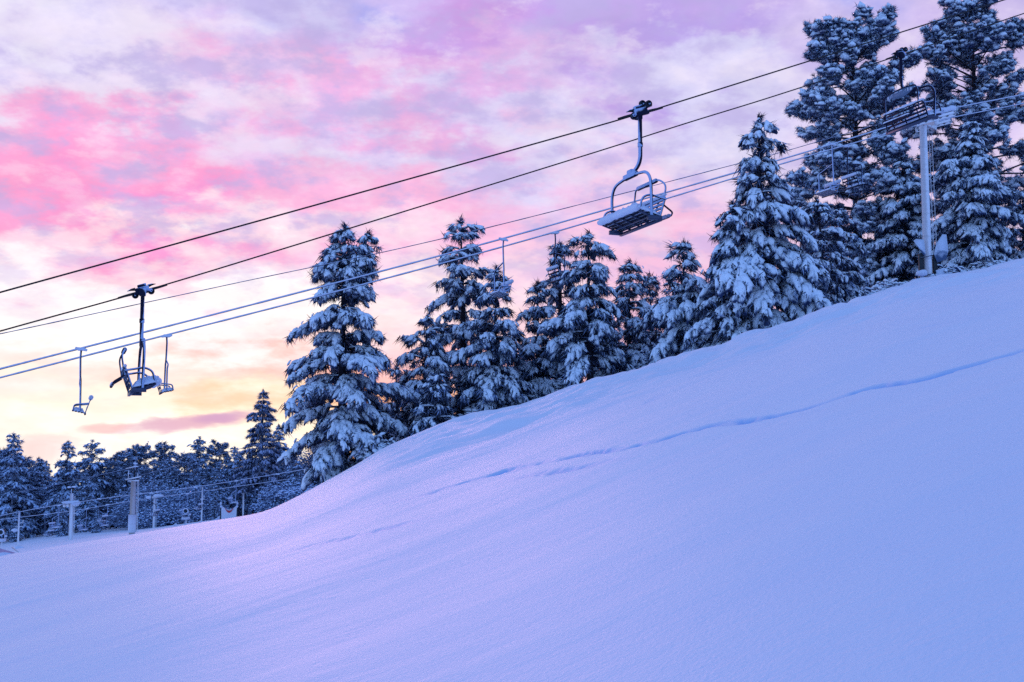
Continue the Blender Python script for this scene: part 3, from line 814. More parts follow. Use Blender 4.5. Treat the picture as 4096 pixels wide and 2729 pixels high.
def big_chair(loc, rz, slope, label, sign=False, seed=1, wk=((1, 0.16, 0.06), (1, 0.12, -0.10), (-1, -0.03, 0.0))):
    """three-place chair; origin on the rope, +x is the way it faces, hangs to the right of the rope"""
    root = empty("chair", loc, rz); tag(root, label, "ski lift chair", "large chairs on the black ropes")
    c0 = -0.55; W = 2.0; yl, yr = c0 + W / 2, c0 - W / 2
    S = np.array([1, 0, slope]); S /= np.linalg.norm(S); Nn = np.array([-S[2], 0, S[0]])
    # grip
    g = MB(); R3 = np.array([S, [0, 1, 0], Nn]).T
    g.box(S * 0 + Nn * 0.03, (0.34, 0.17, 0.16), R3); g.box(S * 0.02 + Nn * 0.14, (0.22, 0.12, 0.09), R3)
    g.box(Nn * 0.02 + np.array([0, -0.10, -0.05]), (0.16, 0.16, 0.20))
    g.bar(S * -0.22 - Nn * 0.02, S * 0.24 - Nn * 0.02, 0.09, 0.09)
    grip = g.build("grip", M_steel, root, shade=False, bevel=0.02)
    s = MB()
    for sg in (-1, 1):
        a = S * sg * 0.16; b = S * sg * 0.62
        s.tube([a, S * sg * 0.3, S * sg * 0.44, b], [0.036, 0.034, 0.030, 0.019], 8)
    s.build("rope_sleeve", M_cable, root)
    for sg, up, yy in wk:
        w = MB(); c = S * sg * 0.20 + Nn * up + np.array([0, yy, 0])
        w.tube([c + [0, -0.035, 0], c + [0, -0.03, 0], c + [0, 0.03, 0], c + [0, 0.035, 0]], [0.060, 0.082, 0.082, 0.060], 18)
        wo = w.build("wheel", M_wheel, root)
        h = MB(); h.tube([c + [0, -0.05, 0], c + [0, 0.05, 0]], 0.026, 10); h.build("hub", M_steel, wo)
    for sg in (-1, 1):
        h = MB(); p = S * sg * 0.16 + Nn * 0.10; q = S * sg * 0.36 + Nn * (0.10)
        h.tube([p, (p + q) / 2 + Nn * 0.01, q], [0.045, 0.03, 0.006], 6)
        h.build("rope_guide", M_dark, root)
    # hanger stem
    st = MB()
    P = rounded([(0, -0.03, -0.05), (0, -0.03, -1.18), (0, c0 + 0.05, -1.36)], 0.34, 8)
    st.tube(P, 0.050, 10); st.tube([(0, -0.03, -0.80), (0, -0.03, -0.70)], 0.063, 10)
    st.build("hanger", M_steel, root)
    # bail
    b = MB()
    P = rounded([(-0.02, yl, -2.52), (0.0, yl + 0.03, -1.46), (0, c0, -1.36), (0.0, yr - 0.03, -1.46), (-0.02, yr, -2.52)], 0.42, 9)
    b.tube(P, 0.036, 10)
    b.build("bail", M_steel, root)
    b = MB(); b.box((0, c0, -1.37), (0.12, 0.62, 0.13)); b.box((0, c0 + 0.03, -1.29), (0.13, 0.24, 0.12)); b.build("joint", M_steel, root, bevel=0.03)
    # seat
    x0, x1, z0, z1 = -0.24, 0.27, -2.53, -2.37
    se = MB()
    def lerp(u): return np.array([x0 + (x1 - x0) * u, 0, z0 + (z1 - z0) * u])
    for u in (0.06, 0.25, 0.44, 0.63, 0.82, 0.98):
        p = lerp(u); se.bar(p + [0, yl - 0.04, 0], p + [0, yr + 0.04, 0], 0.075, 0.03)
    pn = MB(); pn.bar(lerp(0.0) + [0, c0, 0.018], lerp(1.0) + [0, c0, 0.018], W + 0.02, 0.012)
    pn.build("seat_pan", M_padd, root, shade=False)
    se.build("seat", M_slat, root, shade=False)
    fr_ = MB()
    for yy in np.linspace(yr + 0.06, yl - 0.06, 5):
        fr_.bar(lerp(-0.02) + [0, yy, -0.045], lerp(1.04) + [0, yy, -0.045], 0.022, 0.04)
    fr_.tube([lerp(0.5) + [0, yl, -0.09], lerp(0.5) + [0, yr, -0.09]], 0.018, 6)
    fr_.tube(rounded([lerp(1.05) + [0, yl - .02, -.02], lerp(1.05) + [0, yr + .02, -.02]], 0.1), 0.03, 8)
    fr_.bar((-0.24, yl + 0.03, -2.60), (-0.24, yr - 0.03, -2.60), 0.06, 0.07)
    for yy in (yl, yr): fr_.box((-0.10, yy, -2.56), (0.34, 0.10, 0.10))
    fr_.build("seat_frame", M_frame, root, shade=False)
    sn = MB(); bumpy_slab(sn, x0 + 0.02, x1 + 0.10, yr - 0.02, yl + 0.02, z0 + 0.05, z1 + 0.05, 0.15, seed)
    rg = np.random.default_rng(seed); yy = np.linspace(yr - 0.06, yl + 0.06, 26)
    sn.tube([(x1 + 0.06 + 0.008 * rg.normal(), y, z1 + 0.035) for y in yy], 0.085 * (1 + 0.06 * rg.normal(size=26)) * np.array([0.5] + [1] * 24 + [0.5]), 10)
    sn.build("seat_snow", M_chsnow, root)
    # backrest
    bk = MB()
    B0 = np.array([-0.25, 0, -2.46]); B1 = np.array([-0.42, 0, -2.02])
    for u in (0.10, 0.34, 0.58, 0.82):
        p = B0 + (B1 - B0) * u; bk.bar(p + [0, yl - 0.05, 0], p + [0, yr + 0.05, 0], 0.03, 0.06, up=(-0.3, 0, 1))
    bk.build("backrest", M_steel, root, shade=False)
    bf = MB()
    bf.tube(rounded([B0 + [0, yl - 0.03, -0.06], B1 + [0, yl - 0.05, 0], B1 + [0, yr + 0.05, 0], B0 + [0, yr + 0.03, -0.06]], 0.12), 0.026, 8)
    for yy in np.linspace(yr + 0.4, yl - 0.4, 3): bf.bar(B0 + [-.03, yy, -.06], B1 + [-.03, yy, 0], 0.03, 0.03)
    bf.build("backrest_frame", M_steel, root)
    for yy in (yl - 0.02, yr + 0.02):
        a = MB(); a.tube(rounded([(0.27, yy, -2.36), (0.20, yy, -2.10), (0.02, yy, -2.02), (-0.42, yy, -2.10)], 0.14, 6), 0.026, 8)
        a.build("armrest", M_steel, root)
    rg = np.random.default_rng(seed + 20)
    sn = MB(); yy = np.linspace(yr + 0.02, yl - 0.02, 20); sn.tube([(B1[0], y, B1[2] + 0.035) for y in yy], 0.042 * (1 + 0.15 * rg.normal(size=20)) * np.array([0.4] + [1] * 18 + [0.4]), 8)
    sn.build("rail_snow", M_chsnow, root)
    # raised safety bar
    ya, yb = c0 + 0.83, c0 - 0.75
    sb = MB()
    if not sign:
        sb.tube(rounded([(-0.42, ya, -2.20), (-0.50, ya, -1.72), (-0.42, ya - 0.2, -1.56), (-0.42, yb + 0.2, -1.56), (-0.50, yb, -1.72), (-0.42, yb, -2.20)], 0.16, 5), 0.022, 8)
    else:
        arch = [(-0.42, ya, -2.20), (-0.46, ya, -1.45)] + [(-0.44, ya - 0.12 - (ya - yb - .24) * t, -1.42 + 0.06 * math.sin(PI * t)) for t in np.linspace(0, 1, 9)] + [(-0.46, yb, -1.56), (-0.42, yb, -2.20)]
        sb.tube(rounded(arch, 0.06, 3), 0.026, 8)
    sb.build("safety_bar", M_steel, root)
    if not sign:
        pd = MB(); pd.tube([(-0.42, ya - 0.30, -1.56), (-0.42, ya - 0.33, -1.56), (-0.42, yb + 0.33, -1.56), (-0.42, yb + 0.30, -1.56)], [0.03, 0.055, 0.055, 0.03], 10)
        pd.build("pad", M_steel, root)
    else:
        pn = MB(); top = []; bot = []
        for t in np.linspace(0, 1, 15):
            y = ya - 0.14 - (ya - yb - .28) * t; top.append([-0.44, y, -1.43 + 0.06 * math.sin(PI * t)]); bot.append([-0.44, y, -1.46 - 0.20 * math.sin(PI * t) ** 0.7])
        V = top + bot; n = 15
        V2 = [[v[0] - 0.012, v[1], v[2]] for v in V]
        Q = [[i, i + 1, n + i + 1, n + i] for i in range(n - 1)]; Q += [[q + 2 * n for q in f[::-1]] for f in Q]
        Q += [[i + 1, i, i + 2 * n, i + 1 + 2 * n] for i in range(n - 1)] + [[n + i, n + i + 1, n + i + 1 + 2 * n, n + i + 2 * n] for i in range(n - 1)]
        pn.add(V + V2, Q); po = pn.build("sign_panel", M_sign, root, shade=False)
        pr = MB()      # worn white print on the panel: a row of blocks and strokes
        for (y, z, w, h) in ((0.10, -1.50, .09, .10), (0.0, -1.50, .03, .10), (-0.08, -1.50, .07, .03), (-0.09, -1.44, .07, .03), (-1.0, -1.49, .10, .09), (-0.86, -1.47, .06, .11), (-0.74, -1.46, .05, .03), (-0.30, -1.42, .16, .03), (-0.52, -1.42, .14, .03)):
            pr.box((-0.458, y, z - 0.01), (0.006, w, h))
        pr.build("print", M_print, po, shade=False)
    fb = MB()
    fb.tube(rounded([(-0.42, ya, -2.20), (-0.66, ya, -2.36), (-0.68, ya - 0.1, -2.42), (-0.68, yb + 0.1, -2.42), (-0.66, yb, -2.36), (-0.42, yb, -2.20)], 0.10, 4), 0.022, 8)
    fb.tube([(-0.68, ya - 0.22, -2.42), (-0.68, yb + 0.22, -2.42)], 0.036, 8)
    fb.build("footrest", M_steel, root)
    sn = MB(); yy = np.linspace(yb + 0.15, ya - 0.15, 18); sn.tube([(-0.68, y, -2.385) for y in yy], 0.034 * (1 + 0.15 * rg.normal(size=18)) * np.array([0.4] + [1] * 16 + [0.4]), 8)
    sn.build("bar_snow", M_chsnow, root)
    return root

YAW = math.atan(TAN)
m1 = on_plane(2562, 453, PL_near); m2 = on_plane(571, 1166, PL_far); m3 = on_plane(3600, 221, PL_far)
big_chair(m1, YAW + PI, -0.33, "large snow plastered chair hanging alone against open sky in the middle, seen from below", seed=3, wk=((-0.75, 0.21, -0.05), (-1.1, 0.15, 0.10), (1, -0.03, 0.0)))
big_chair(m2, YAW, 0.33, "large chair at left seen edge-on with raised bar, between two tiny chairs", seed=4, wk=((-1, -0.05, 0.0), (1, -0.05, 0)))
big_chair(m3, YAW, 0.36, "large chair at upper right with an arched sign panel before the giant pines", sign=True, seed=5)

def small_chair(name="chair"):
    """two-place chair of the far lift, stem straight into its left leg"""
    root = empty(name, (0, 0, 0)); W = 1.35
    g = MB(); g.box((0, 0, 0.0), (0.26, 0.10, 0.12)); g.tube([(-0.24, 0, -0.05), (-0.1, 0, 0.0), (0.1, 0, 0.0), (0.24, 0, 0.05)], [0.045, 0.075, 0.075, 0.045], 8)
    g.build("grip", M_chsnow, root)
    st = MB(); st.tube(rounded([(0, 0, -0.04), (0.02, -0.02, -0.3), (0, 0, -1.15), (-0.02, -0.02, -1.30), (-0.04, -0.02, -2.62)], 0.1, 4), 0.041, 8)
    st.build("hanger", M_steel, root)
    b = MB(); b.tube(rounded([(0, 0, -1.12), (0, -W + 0.08, -1.42), (-0.04, -W, -1.62), (-0.04, -W, -2.62)], 0.25, 7), 0.034, 8)
    b.build("bail", M_steel, root)
    se = MB()
    for u in (0.0, 0.25, 0.5, 0.75, 1.0):
        se.bar((-0.24 + 0.48 * u, 0.02, -2.68 + 0.1 * u), (-0.24 + 0.48 * u, -W - 0.02, -2.68 + 0.1 * u), 0.07, 0.03)
    se.bar((-0.25, 0.04, -2.72), (-0.25, -W - 0.04, -2.72), 0.06, 0.07)
    se.build("seat", M_slat, root, shade=False)
    sn = MB(); bumpy_slab(sn, -0.22, 0.28, -W, 0.0, -2.66, -2.56, 0.13, 9, 6, 12); sn.build("seat_snow", M_chsnow, root)
    bk = MB()
    for z in (-2.48, -2.30, -2.12): bk.bar((-0.27 - (z + 2.6) * 0.35, 0.0, z), (-0.27 - (z + 2.6) * 0.35, -W, z), 0.03, 0.08)
    for y in (-0.02, -W / 2, -W + 0.02): bk.bar((-0.25, y, -2.68), (-0.45, y, -2.08), 0.035)
    bk.build("backrest", M_steel, root, shade=False)
    sn = MB(); sn.tube([(-0.46, 0.03, -2.05), (-0.46, -0.04, -2.03), (-0.46, -W + 0.04, -2.03), (-0.46, -W - 0.03, -2.05)], [0.04, 0.10, 0.09, 0.04], 8)
    sn.build("top_snow", M_chsnow, root)
    for y in (0.0, -W):
        a = MB(); a.tube(rounded([(0.24, y, -2.58), (0.2, y, -2.34), (-0.40, y, -2.28)], 0.1, 4), 0.034, 6); a.build("armrest", M_steel, root)
    return root
base_small = small_chair()
YA = math.atan(0.392)
smalls = [(325, 1397, PL_A, YA + PI, "small snowy chair low at the far left on the upper iced rope"),
          (667, 1344, PL_B, YA, "small snowy chair just right of the large left chair"),
          (2014, 958, PL_A, YA + PI, "small chair hanging before the bushy tree in the middle"),
          (2220, 932, PL_B, YA, "small slatted chair hanging in front of a tree top, left of the large middle chair"),
          (3330, 577, PL_A, YA + PI, "left one of the close pair of small chairs before the giant pine"),
          (3388, 586, PL_B, YA, "right one of the close pair of small chairs before the giant pine")]
for i, (px, py, pl, rz, lab) in enumerate(smalls):
    o = base_small if i == 0 else copy_tree(base_small)
    p = on_plane(px, py, pl); o.location = tuple(p); o.rotation_euler = (0, 0, rz)
    s = 1.0 if pl is PL_A else 1.02
    o.scale = (s, s, s)
    tag(o, lab, "ski lift chair", "small chairs on the iced ropes")

# ------------------------------------------------------------------ grey tower at right
def lift_tower():
    D = 68.0
    base = pt(3712, 1115, D); top = pt(3692, 470, D)
    bx, by = (base[0] + top[0]) / 2, (base[1] + top[1]) / 2
    zb = gz(bx, by) - 0.2
    root = empty("lift_tower", (bx, by, zb)); tag(root, "thick grey steel lift tower with snow piled on its wheel trains, padded at the foot", "lift tower")
    H = top[2] - zb
    p = MB(); zz = np.linspace(-1.0, H, 24); p.tube([(0, 0, z) for z in zz], np.linspace(0.255, 0.21, 24), 20)
    pole = p.build("pole", M_pole, root)
    r = MB()
    for z in np.arange(2.0, H, 1.35): r.tube([(0, 0, z), (0, 0, z + 0.04)], 0.255 - 0.045 * z / H + 0.010, 20)
    r.build("weld_ring", M_pole, root)
    l = MB()
    for dx in (0.36, 0.54): l.tube([(dx, -0.05, 1.2), (dx - 0.05, -0.05, H)], 0.015, 5)
    for k, z in enumerate(np.arange(1.3, H, 0.30)): l.tube([(0.36, -0.05, z), (0.54, -0.05, z + (0.14 if k % 2 else 0))], 0.010, 4)
    l.build("ladder", M_pole, root)
    # crossarm and sheave trains, along the rope direction
    a = on_plane(3745, 455, PL_A) - np.array([bx, by, zb]); b = on_plane(3738, 486, PL_B) - np.array([bx, by, zb])
    ca = MB(); mid = np.array([0, 0, H - 0.15])
    ca.bar(a - [0, 0, 0.55], mid, 0.26, 0.30); ca.bar(mid, b - [0, 0, 0.45], 0.26, 0.30)
    ca.bar(mid + [0.0, 0, 0.0], mid + [0.1, 0, 0.7], 0.06)
    ca.tube(rounded([mid + [-0.2, 0, 0.1], mid + [-0.1, 0, 0.9], mid + [0.5, 0, 0.95], mid + [0.7, 0, 0.2]], 0.2), 0.04, 6)
    ca.build("crossarm", M_pole, root, shade=False, bevel=0.03)
    for j, (c, sl) in enumerate(((a, 0.27), (b, 0.24))):
        dr = np.array([math.cos(YA), math.sin(YA), 0.32]); dr /= np.linalg.norm(dr)
        c = c - dr * 0.1
        t = MB(); t.bar(c - dr * 1.5 - [0, 0, 0.32], c + dr * 1.5 - [0, 0, 0.32], 0.14, 0.20)
        t.bar(c - dr * 1.35 - [0, .15, 0.22], c - dr * 0.2 - [0, .15, 0.22], 0.07, 0.14); t.bar(c + dr * 0.2 - [0, .15, 0.22], c + dr * 1.35 - [0, .15, 0.22], 0.07, 0.14)
        tr = t.build("wheel_train", M_pole, root, shade=False, bevel=0.02)
        for k in (-1.35, -0.8, -0.25, 0.3, 0.85, 1.4):
            w = MB(); q = c + dr * k - [0, 0, 0.22]
            nrm = np.array([-math.sin(YA), math.cos(YA), 0])
            w.tube([q - nrm * 0.07, q - nrm * 0.05, q - nrm * 0.02, q + nrm * 0.02, q + nrm * 0.05, q + nrm * 0.07], [0.15, 0.20, 0.17, 0.17, 0.20, 0.15], 18)
            w.build("sheave", M_pole, tr)
        s = MB(); Q = [c + dr * k + [0, 0, 0.06] for k in np.linspace(-1.55, 1.6, 24)]
        rg = np.random.default_rng(7 + j)
        s.tube(Q, 0.20 * (1 + 0.16 * rg.normal(size=24)).clip(0.7, 1.3) * np.array([0.5] + [1] * 22 + [0.5]), 12)
        s.build("snow_cap", M_chsnow, root)
    # foot padding and loose boards round the base
    def flap(P, th=0.05):
        f = MB(); P = np.array(P, float); n = len(P); V = np.vstack([P, P + [0, th, 0]])
        f.add(V[:n], [list(range(n))]); f.f.append(np.array([list(range(n, 2 * n))[::-1]])); f.v.append(V[n:]); f.n += n
        f.f.append(np.array([[i, n + i, n + (i + 1) % n, (i + 1) % n] for i in range(n)]))
        f.build("pad_flap", M_pad, root, shade=False)
    flap([(-0.30, -0.32, 2.15), (-0.95, -0.42, 3.05), (-0.80, -0.45, 3.15), (-0.30, -0.36, 3.12), (-0.22, -0.33, 2.3)])
    flap([(0.28, -0.32, 2.25), (0.42, -0.42, 2.9), (0.75, -0.50, 3.42), (0.98, -0.50, 3.40), (1.08, -0.45, 2.4), (0.95, -0.42, 1.95), (0.45, -0.36, 1.75)])
    flap([(0.32, -0.42, 1.28), (0.95, -0.50, 1.42), (1.05, -0.5, 0.85), (0.7, -0.45, 0.5), (0.5, -0.42, 0.55)])
    flap([(-0.62, -0.42, 1.0), (-0.30, -0.40, 0.85), (-0.28, -0.38, 0.2), (-0.62, -0.40, 0.2)])
    f = MB(); f.box((-0.42, -0.05, 1.6), (0.26, 0.30, 1.5)); f.build("pad", M_padd, root, bevel=0.05)
    f = MB(); f.box((0.42, 0.0, 1.6), (0.22, 0.30, 1.3)); f.build("pad", M_padd, root, bevel=0.05)
    for z, tl in ((2.15, 0.12), (1.05, 0.10)):
        f = MB(); f.tube([(-0.5, -0.25, z - tl), (0, -0.36, z), (0.55, -0.25, z + tl)], 0.025, 6); f.build("strap", M_dark, root)
    for c_, s_, k_ in (((0.1, -0.6, 0.45), (1.5, 0.6, 0.35), 3), ((0.9, -0.6, 0.75), (0.7, 0.4, 0.3), 5), ((-0.55, -0.5, 1.1), (0.30, 0.3, 0.2), 6)):
        s = MB(); s.add(*lobe_scaled(c_, s_, k_)); s.build("snow_heap", M_chsnow, root)

def lobe_scaled(c, s, seed):
    V, Fc = icosphere(3); rg = np.random.default_rng(seed)
    V = V.copy(); V *= (1 + 0.10 * np.sin(4 * V[:, 0] + seed) + 0.08 * np.sin(7 * V[:, 1] + 2 * seed) + 0.03 * rg.normal(size=len(V)))[:, None]
    return V * np.array(s) + np.array(c), Fc
lift_tower()
def puff(root, c, s_, seed, name="snow_lump"):
    m = MB(); m.add(*lobe_scaled(c, s_, seed)); return m.build(name, M_chsnow, root)

# ------------------------------------------------------------------ valley lift
def vp(px, py, D): return pt(px, py, D)
VD = 118.0
PL_V1 = (-40, VD - 6, 0.10); PL_V2 = (-40, VD + 1, 0.10)
V1 = [(-40, 2073), (73, 2049), (256, 2017), (526, 1980), (800, 1946), (1224, 1877), (1330, 1855)]
V2 = [(-40, 2083), (280, 2045), (526, 2005), (700, 1981), (800, 1967), (1167, 1915), (1327, 1886), (1420, 1870)]
rope(V1, PL_V1, 0.034, M_cable_s, "haul_rope", "upper iced rope of the small lift down in the valley", "rope", jitter=0.1, n=20, ext=0.3)
rope(V2, PL_V2, 0.034, M_cable_s, "haul_rope", "lower iced rope of the small lift down in the valley", "rope", jitter=0.1, n=20, ext=0.3)
rope([(60, 1973), (245, 1935), (420, 1896), (652, 1845)], (-40, 120, 0.1), 0.03, M_wire, "signal_wire", "faint wire running high across the valley wood to the padded tower", "wire", ext=0, n=12)
rope([(528, 1912), (700, 1866), (1000, 1785), (1110, 1757)], (-40, 124, 0.1), 0.028, M_wire, "signal_wire", "faint wire rising from the padded tower toward the lone fir", "wire", ext=0, n=12)

def vpole(name, px, yt, yb, D, w, label, kind, cat="lift tower"):
    p = vp(px, yb, D); t = vp(px, yt, D); x, y = p[0], p[1]
    zg = gz(x, y); zb = min(zg, p[2]) - 0.3
    root = empty(name, (x, y, p[2])); tag(root, label, cat)
    H = t[2] - p[2]; r = w * D / F / 2
    m = MB(); m.tube([(0, 0, zb - p[2]), (0, 0, H * 0.5), (0, 0, H)], [r * 1.05, r, r * 0.9], 12)
    m.build("pole", M_tan if kind == 'pad' else M_pole, root)
    return root, H, r
# thin lamp-like posts and towers
r_, H, r = vpole("utility_pole", 71, 2052, 2197, 112, 7, "slim white post at the far left with a small bracket", 'thin', "pole")
m = MB(); m.bar((0, 0, H * 0.72), (0.42, 0, H * 0.72), 0.07); m.bar((0.40, 0, H * 0.72), (0.42, 0, H * 0.80), 0.07); m.bar((-0.35, 0, H * 0.62), (0.40, 0, H * 0.62), 0.06); m.build("bracket", M_pole, r_, shade=False)
m = MB(); m.add(*lobe_scaled((0.15, 0, 0.0), (0.55, 0.4, 0.3), 4)); m.build("snow_heap", M_chsnow, r_)
puff(r_, (-0.35, 0, H * 0.52), (0.36, 0.2, 0.16), 8)

r_, H, r = vpole("lift_tower", 280, 1975, 2184, 114, 14, "pale tower with a snowy wheel crossarm and a ladder, left in the valley", 'mid')
m = MB()
for dx in (0.22, 0.34): m.tube([(dx, 0, 0), (dx, 0, H * 0.95)], 0.028, 5)
for z in np.arange(0.3, H * 0.95, 0.35): m.bar((0.20, 0, z), (0.36, 0, z), 0.03)
m.build("ladder", M_pole, r_, shade=False)
m = MB(); zc = H * 0.81; m.bar((-0.85, 0, zc - 0.05), (0.75, 0, zc + 0.15), 0.2, 0.22); m.build("crossarm", M_pole, r_, shade=False)
puff(r_, (0.45, -0.1, zc + 0.05), (0.5, 0.3, 0.22), 2); puff(r_, (-0.1, -0.1, zc + 0.12), (0.8, 0.25, 0.14), 12)
for k in (-0.65, -0.3, 0.35, 0.62):
    m = MB(); m.tube([(k, -0.18, zc - 0.18 + k * .1), (k, 0.02, zc - 0.18 + k * .1)], 0.15, 12); m.build("sheave", M_pole, r_)
m = MB(); m.bar((-0.05, 0, H), (-0.05, 0, H + 0.45), 0.05); m.add(*lobe_scaled((-0.28, 0, H + 0.62), (0.22, 0.12, 0.09), 3)); m.add(*lobe_scaled((0.2, 0, H + 0.66), (0.22, 0.12, 0.09), 6)); m.build("lamp", M_chsnow, r_)
m = MB(); m.bar((-0.2, 0, H * 0.62), (0.75, 0, H * 0.61), 0.06); m.build("arm", M_pole, r_, shade=False)

r_, H, r = vpole("lift_tower", 527, 1924, 2150, 106, 22, "thick tan tower wrapped in white padding with a dark mast on top", 'pad')
m = MB(); m.tube([(0, 0, 0.45), (0, 0, H * 0.40)], r * 1.42, 14); m.tube([(0, 0, H * 0.235), (0, 0, H * .245)], r * 1.5, 14); m.build("pad", M_banner, r_)
m = MB(); m.bar((0.1, 0, H), (0.1, 0, H + 1.3), 0.10); m.build("mast", M_dark, r_, shade=False)
m = MB(); m.bar((-0.75, 0, H + 0.10), (0.7, 0, H + 0.38), 0.12, 0.12); m.bar((-0.45, 0, H - .02), (0.5, 0, H + 0.02), 0.3, 0.12); m.bar((-0.75, 0, H + 1.12), (0.25, 0, H + 1.36), 0.10, 0.08)
m.bar((-0.5, 0, H + .2), (-0.48, 0, H + .95), .05); m.bar((0.38, 0, H + .3), (0.38, 0, H + .7), .05); m.build("crossarm", M_pole, r_, shade=False)
m = MB(); m.add(*lobe_scaled((0.15, -0.05, H + 1.6), (0.2, 0.1, 0.07), 3)); m.add(*lobe_scaled((0.2, -0.05, H + 1.33), (0.22, 0.1, 0.06), 4)); m.bar((0.1, 0, H + 1.3), (0.1, 0, H + 1.8), 0.06); m.build("lamp", M_chsnow, r_)
m = MB()
for dx in (0.38, 0.50): m.tube([(dx, 0, 0.5), (dx, 0, H)], 0.026, 5)
for z in np.arange(0.6, H, 0.3): m.bar((0.36, 0, z), (0.52, 0, z), 0.03)
m.build("ladder", M_pole, r_, shade=False)

r_, H, r = vpole("lift_tower", 614, 1990, 2125, 124, 9, "small tower with a T crossarm right of the padded tower", 'mid')
m = MB(); m.bar((-0.6, 0, H - 0.05), (0.85, 0, H + 0.2), 0.2, 0.16); m.build("crossarm", M_pole, r_, shade=False)
puff(r_, (0.4, 0, H + 0.2), (0.6, 0.2, 0.14), 9); puff(r_, (0.25, 0, H + 0.55), (0.14, 0.12, 0.1), 9); puff(r_, (-0.6, 0, H - 0.02), (0.35, 0.2, 0.16), 1)
m = MB()
for dx in (0.16, 0.26): m.tube([(dx, 0, 0), (dx, 0, H)], 0.022, 4)
m.build("ladder", M_pole, r_)
r_, H, r = vpole("utility_pole", 806, 1949, 2092, 122, 6, "tall slim post with a small cross bar right of the round snow gun", 'thin', "pole")
m = MB(); m.bar((-0.2, 0, H * 0.66), (0.3, 0, H * 0.66), 0.07); m.bar((0, 0, H * .72), (.3, 0, H * .72), .07); m.build("bracket", M_pole, r_, shade=False)
r_, H, r = vpole("lift_tower", 972, 1975, 2068, 126, 7, "slim tower with a short crossarm right of the white banner", 'thin')
m = MB(); m.bar((-0.28, 0, H), (0.45, 0, H + .1), 0.12, 0.1); m.bar((0, 0, H), (.1, 0, H + .45), .05); m.build("crossarm", M_pole, r_, shade=False)

# chairs of the valley lift
mini = [(236, 2022, PL_V1, YA, "valley chair just left of the pale crossarm tower"), (182, 2058, PL_V2, YA + PI, "leftmost valley chair on the lower rope"),
        (346, 2036, PL_V2, YA, "valley chair just right of the pale crossarm tower"), (397, 1996, PL_V1, YA + PI, "valley chair left of the padded tower, upper rope"),
        (430, 2019, PL_V2, YA, "valley chair left of the padded tower, lower rope"), (606, 1973, PL_V1, YA + PI, "valley chair beside the small T crossarm tower"),
        (750, 1976, PL_V2, YA, "valley chair hanging above the round snow gun"), (782, 1949, PL_V1, YA + PI, "valley chair left of the tall slim post"),
        (945, 1924, PL_V1, YA, "valley chair above the white banner"), (1110, 1897, PL_V1, YA + PI, "valley chair right of the lone fir")]
sc_ = 0.82
for px, py, pl, rz, lab in mini:
    o = copy_tree(base_small); p = on_plane(px, py, pl); o.location = tuple(p); o.rotation_euler = (0, 0, rz - 0.5)
    o.scale = (sc_, sc_, sc_)
    tag(o, lab, "ski lift chair", "tiny chairs of the valley lift")

# snow guns
def gun(px, yb, D, label, s=1.0):
    p = vp(px, yb, D); root = empty("snow_gun", p); tag(root, label, "snow gun")
    root.scale = (s, s, s)
    m = MB(); m.tube([(0.05, 0, -0.6), (0.05, 0, 0.9)], 0.09, 8); m.build("stand", M_pole, root)
    m = MB(); m.box((0, 0, 1.05), (0.85, 0.6, 0.32)); m.bar((-0.40, 0, 1.0), (-0.36, 0, 1.9), 0.07); m.bar((0.40, 0, 1.0), (0.36, 0, 1.9), 0.07); m.build("cradle", M_chsnow, root, shade=False)
    m = MB(); th = np.linspace(0, 2 * PI, 25); m.tube([(0.30 * math.cos(a), -0.15, 1.92 + 0.30 * math.sin(a)) for a in th], 0.075, 8, cap=False); m.build("ring", M_chsnow, root)
    m = MB(); m.tube([(0, -0.1, 1.92), (0, 0.7, 1.92)], 0.28, 16); m.build("barrel", M_padd, root)
    m = MB(); m.box((0.52, 0, 1.5), (0.16, 0.2, 0.2)); m.build("box", M_chsnow, root, shade=False)
gun(742, 2108, 118, "round snow gun on a stand by the frosted thicket", 0.85)
gun(3, 2200, 106, "round snow gun half cut off by the picture's left edge", 0.85)

# banner with a red crescent
p = vp(915, 2082, 112); root = empty("banner", p); root.scale = (0.85, 0.85, 0.85); tag(root, "sagging white banner with a red crescent strung between two posts", "banner")
m = MB(); Wb = 1.0
V = []; n = 13
for i in range(n):
    u = -1 + 2 * i / (n - 1); V.append([u * Wb * (0.92), 0.03 * math.sin(5 * u), 1.25 + 0.55 * u * u])
for i in range(n):
    u = -1 + 2 * i / (n - 1); V.append([u * Wb * 0.84, -0.03, -0.5])
m.add(V, [[i, n + i, n + i + 1, i + 1] for i in range(n - 1)]); bo = m.build("cloth", M_banner, root)
m = MB(); V = []
for i in range(n):
    u = -1 + 2 * i / (n - 1); V.append([u * 0.50 + 0.03, -0.07, 1.12 + 0.35 * u * u])
for i in range(n):
    u = -1 + 2 * i / (n - 1); V.append([u * 0.50 + 0.03, -0.07, 1.08 + 0.35 * u * u - 0.20 * (1 - u * u)])
m.add(V, [[i, n + i, n + i + 1, i + 1] for i in range(n - 1)]); m.build("crescent", M_red, bo)
for sx in (-1, 1):
    m = MB(); m.tube([(sx * 1.02, 0.05, -0.6), (sx * 0.94, 0.05, 1.85)], 0.06, 8); po = m.build("post", M_padd, root)
    puff(po, (sx * 0.94, 0, 1.95), (0.14, 0.14, 0.16), 2); puff(po, (sx * 0.92, 0, 1.6), (0.13, 0.12, 0.14), 5)

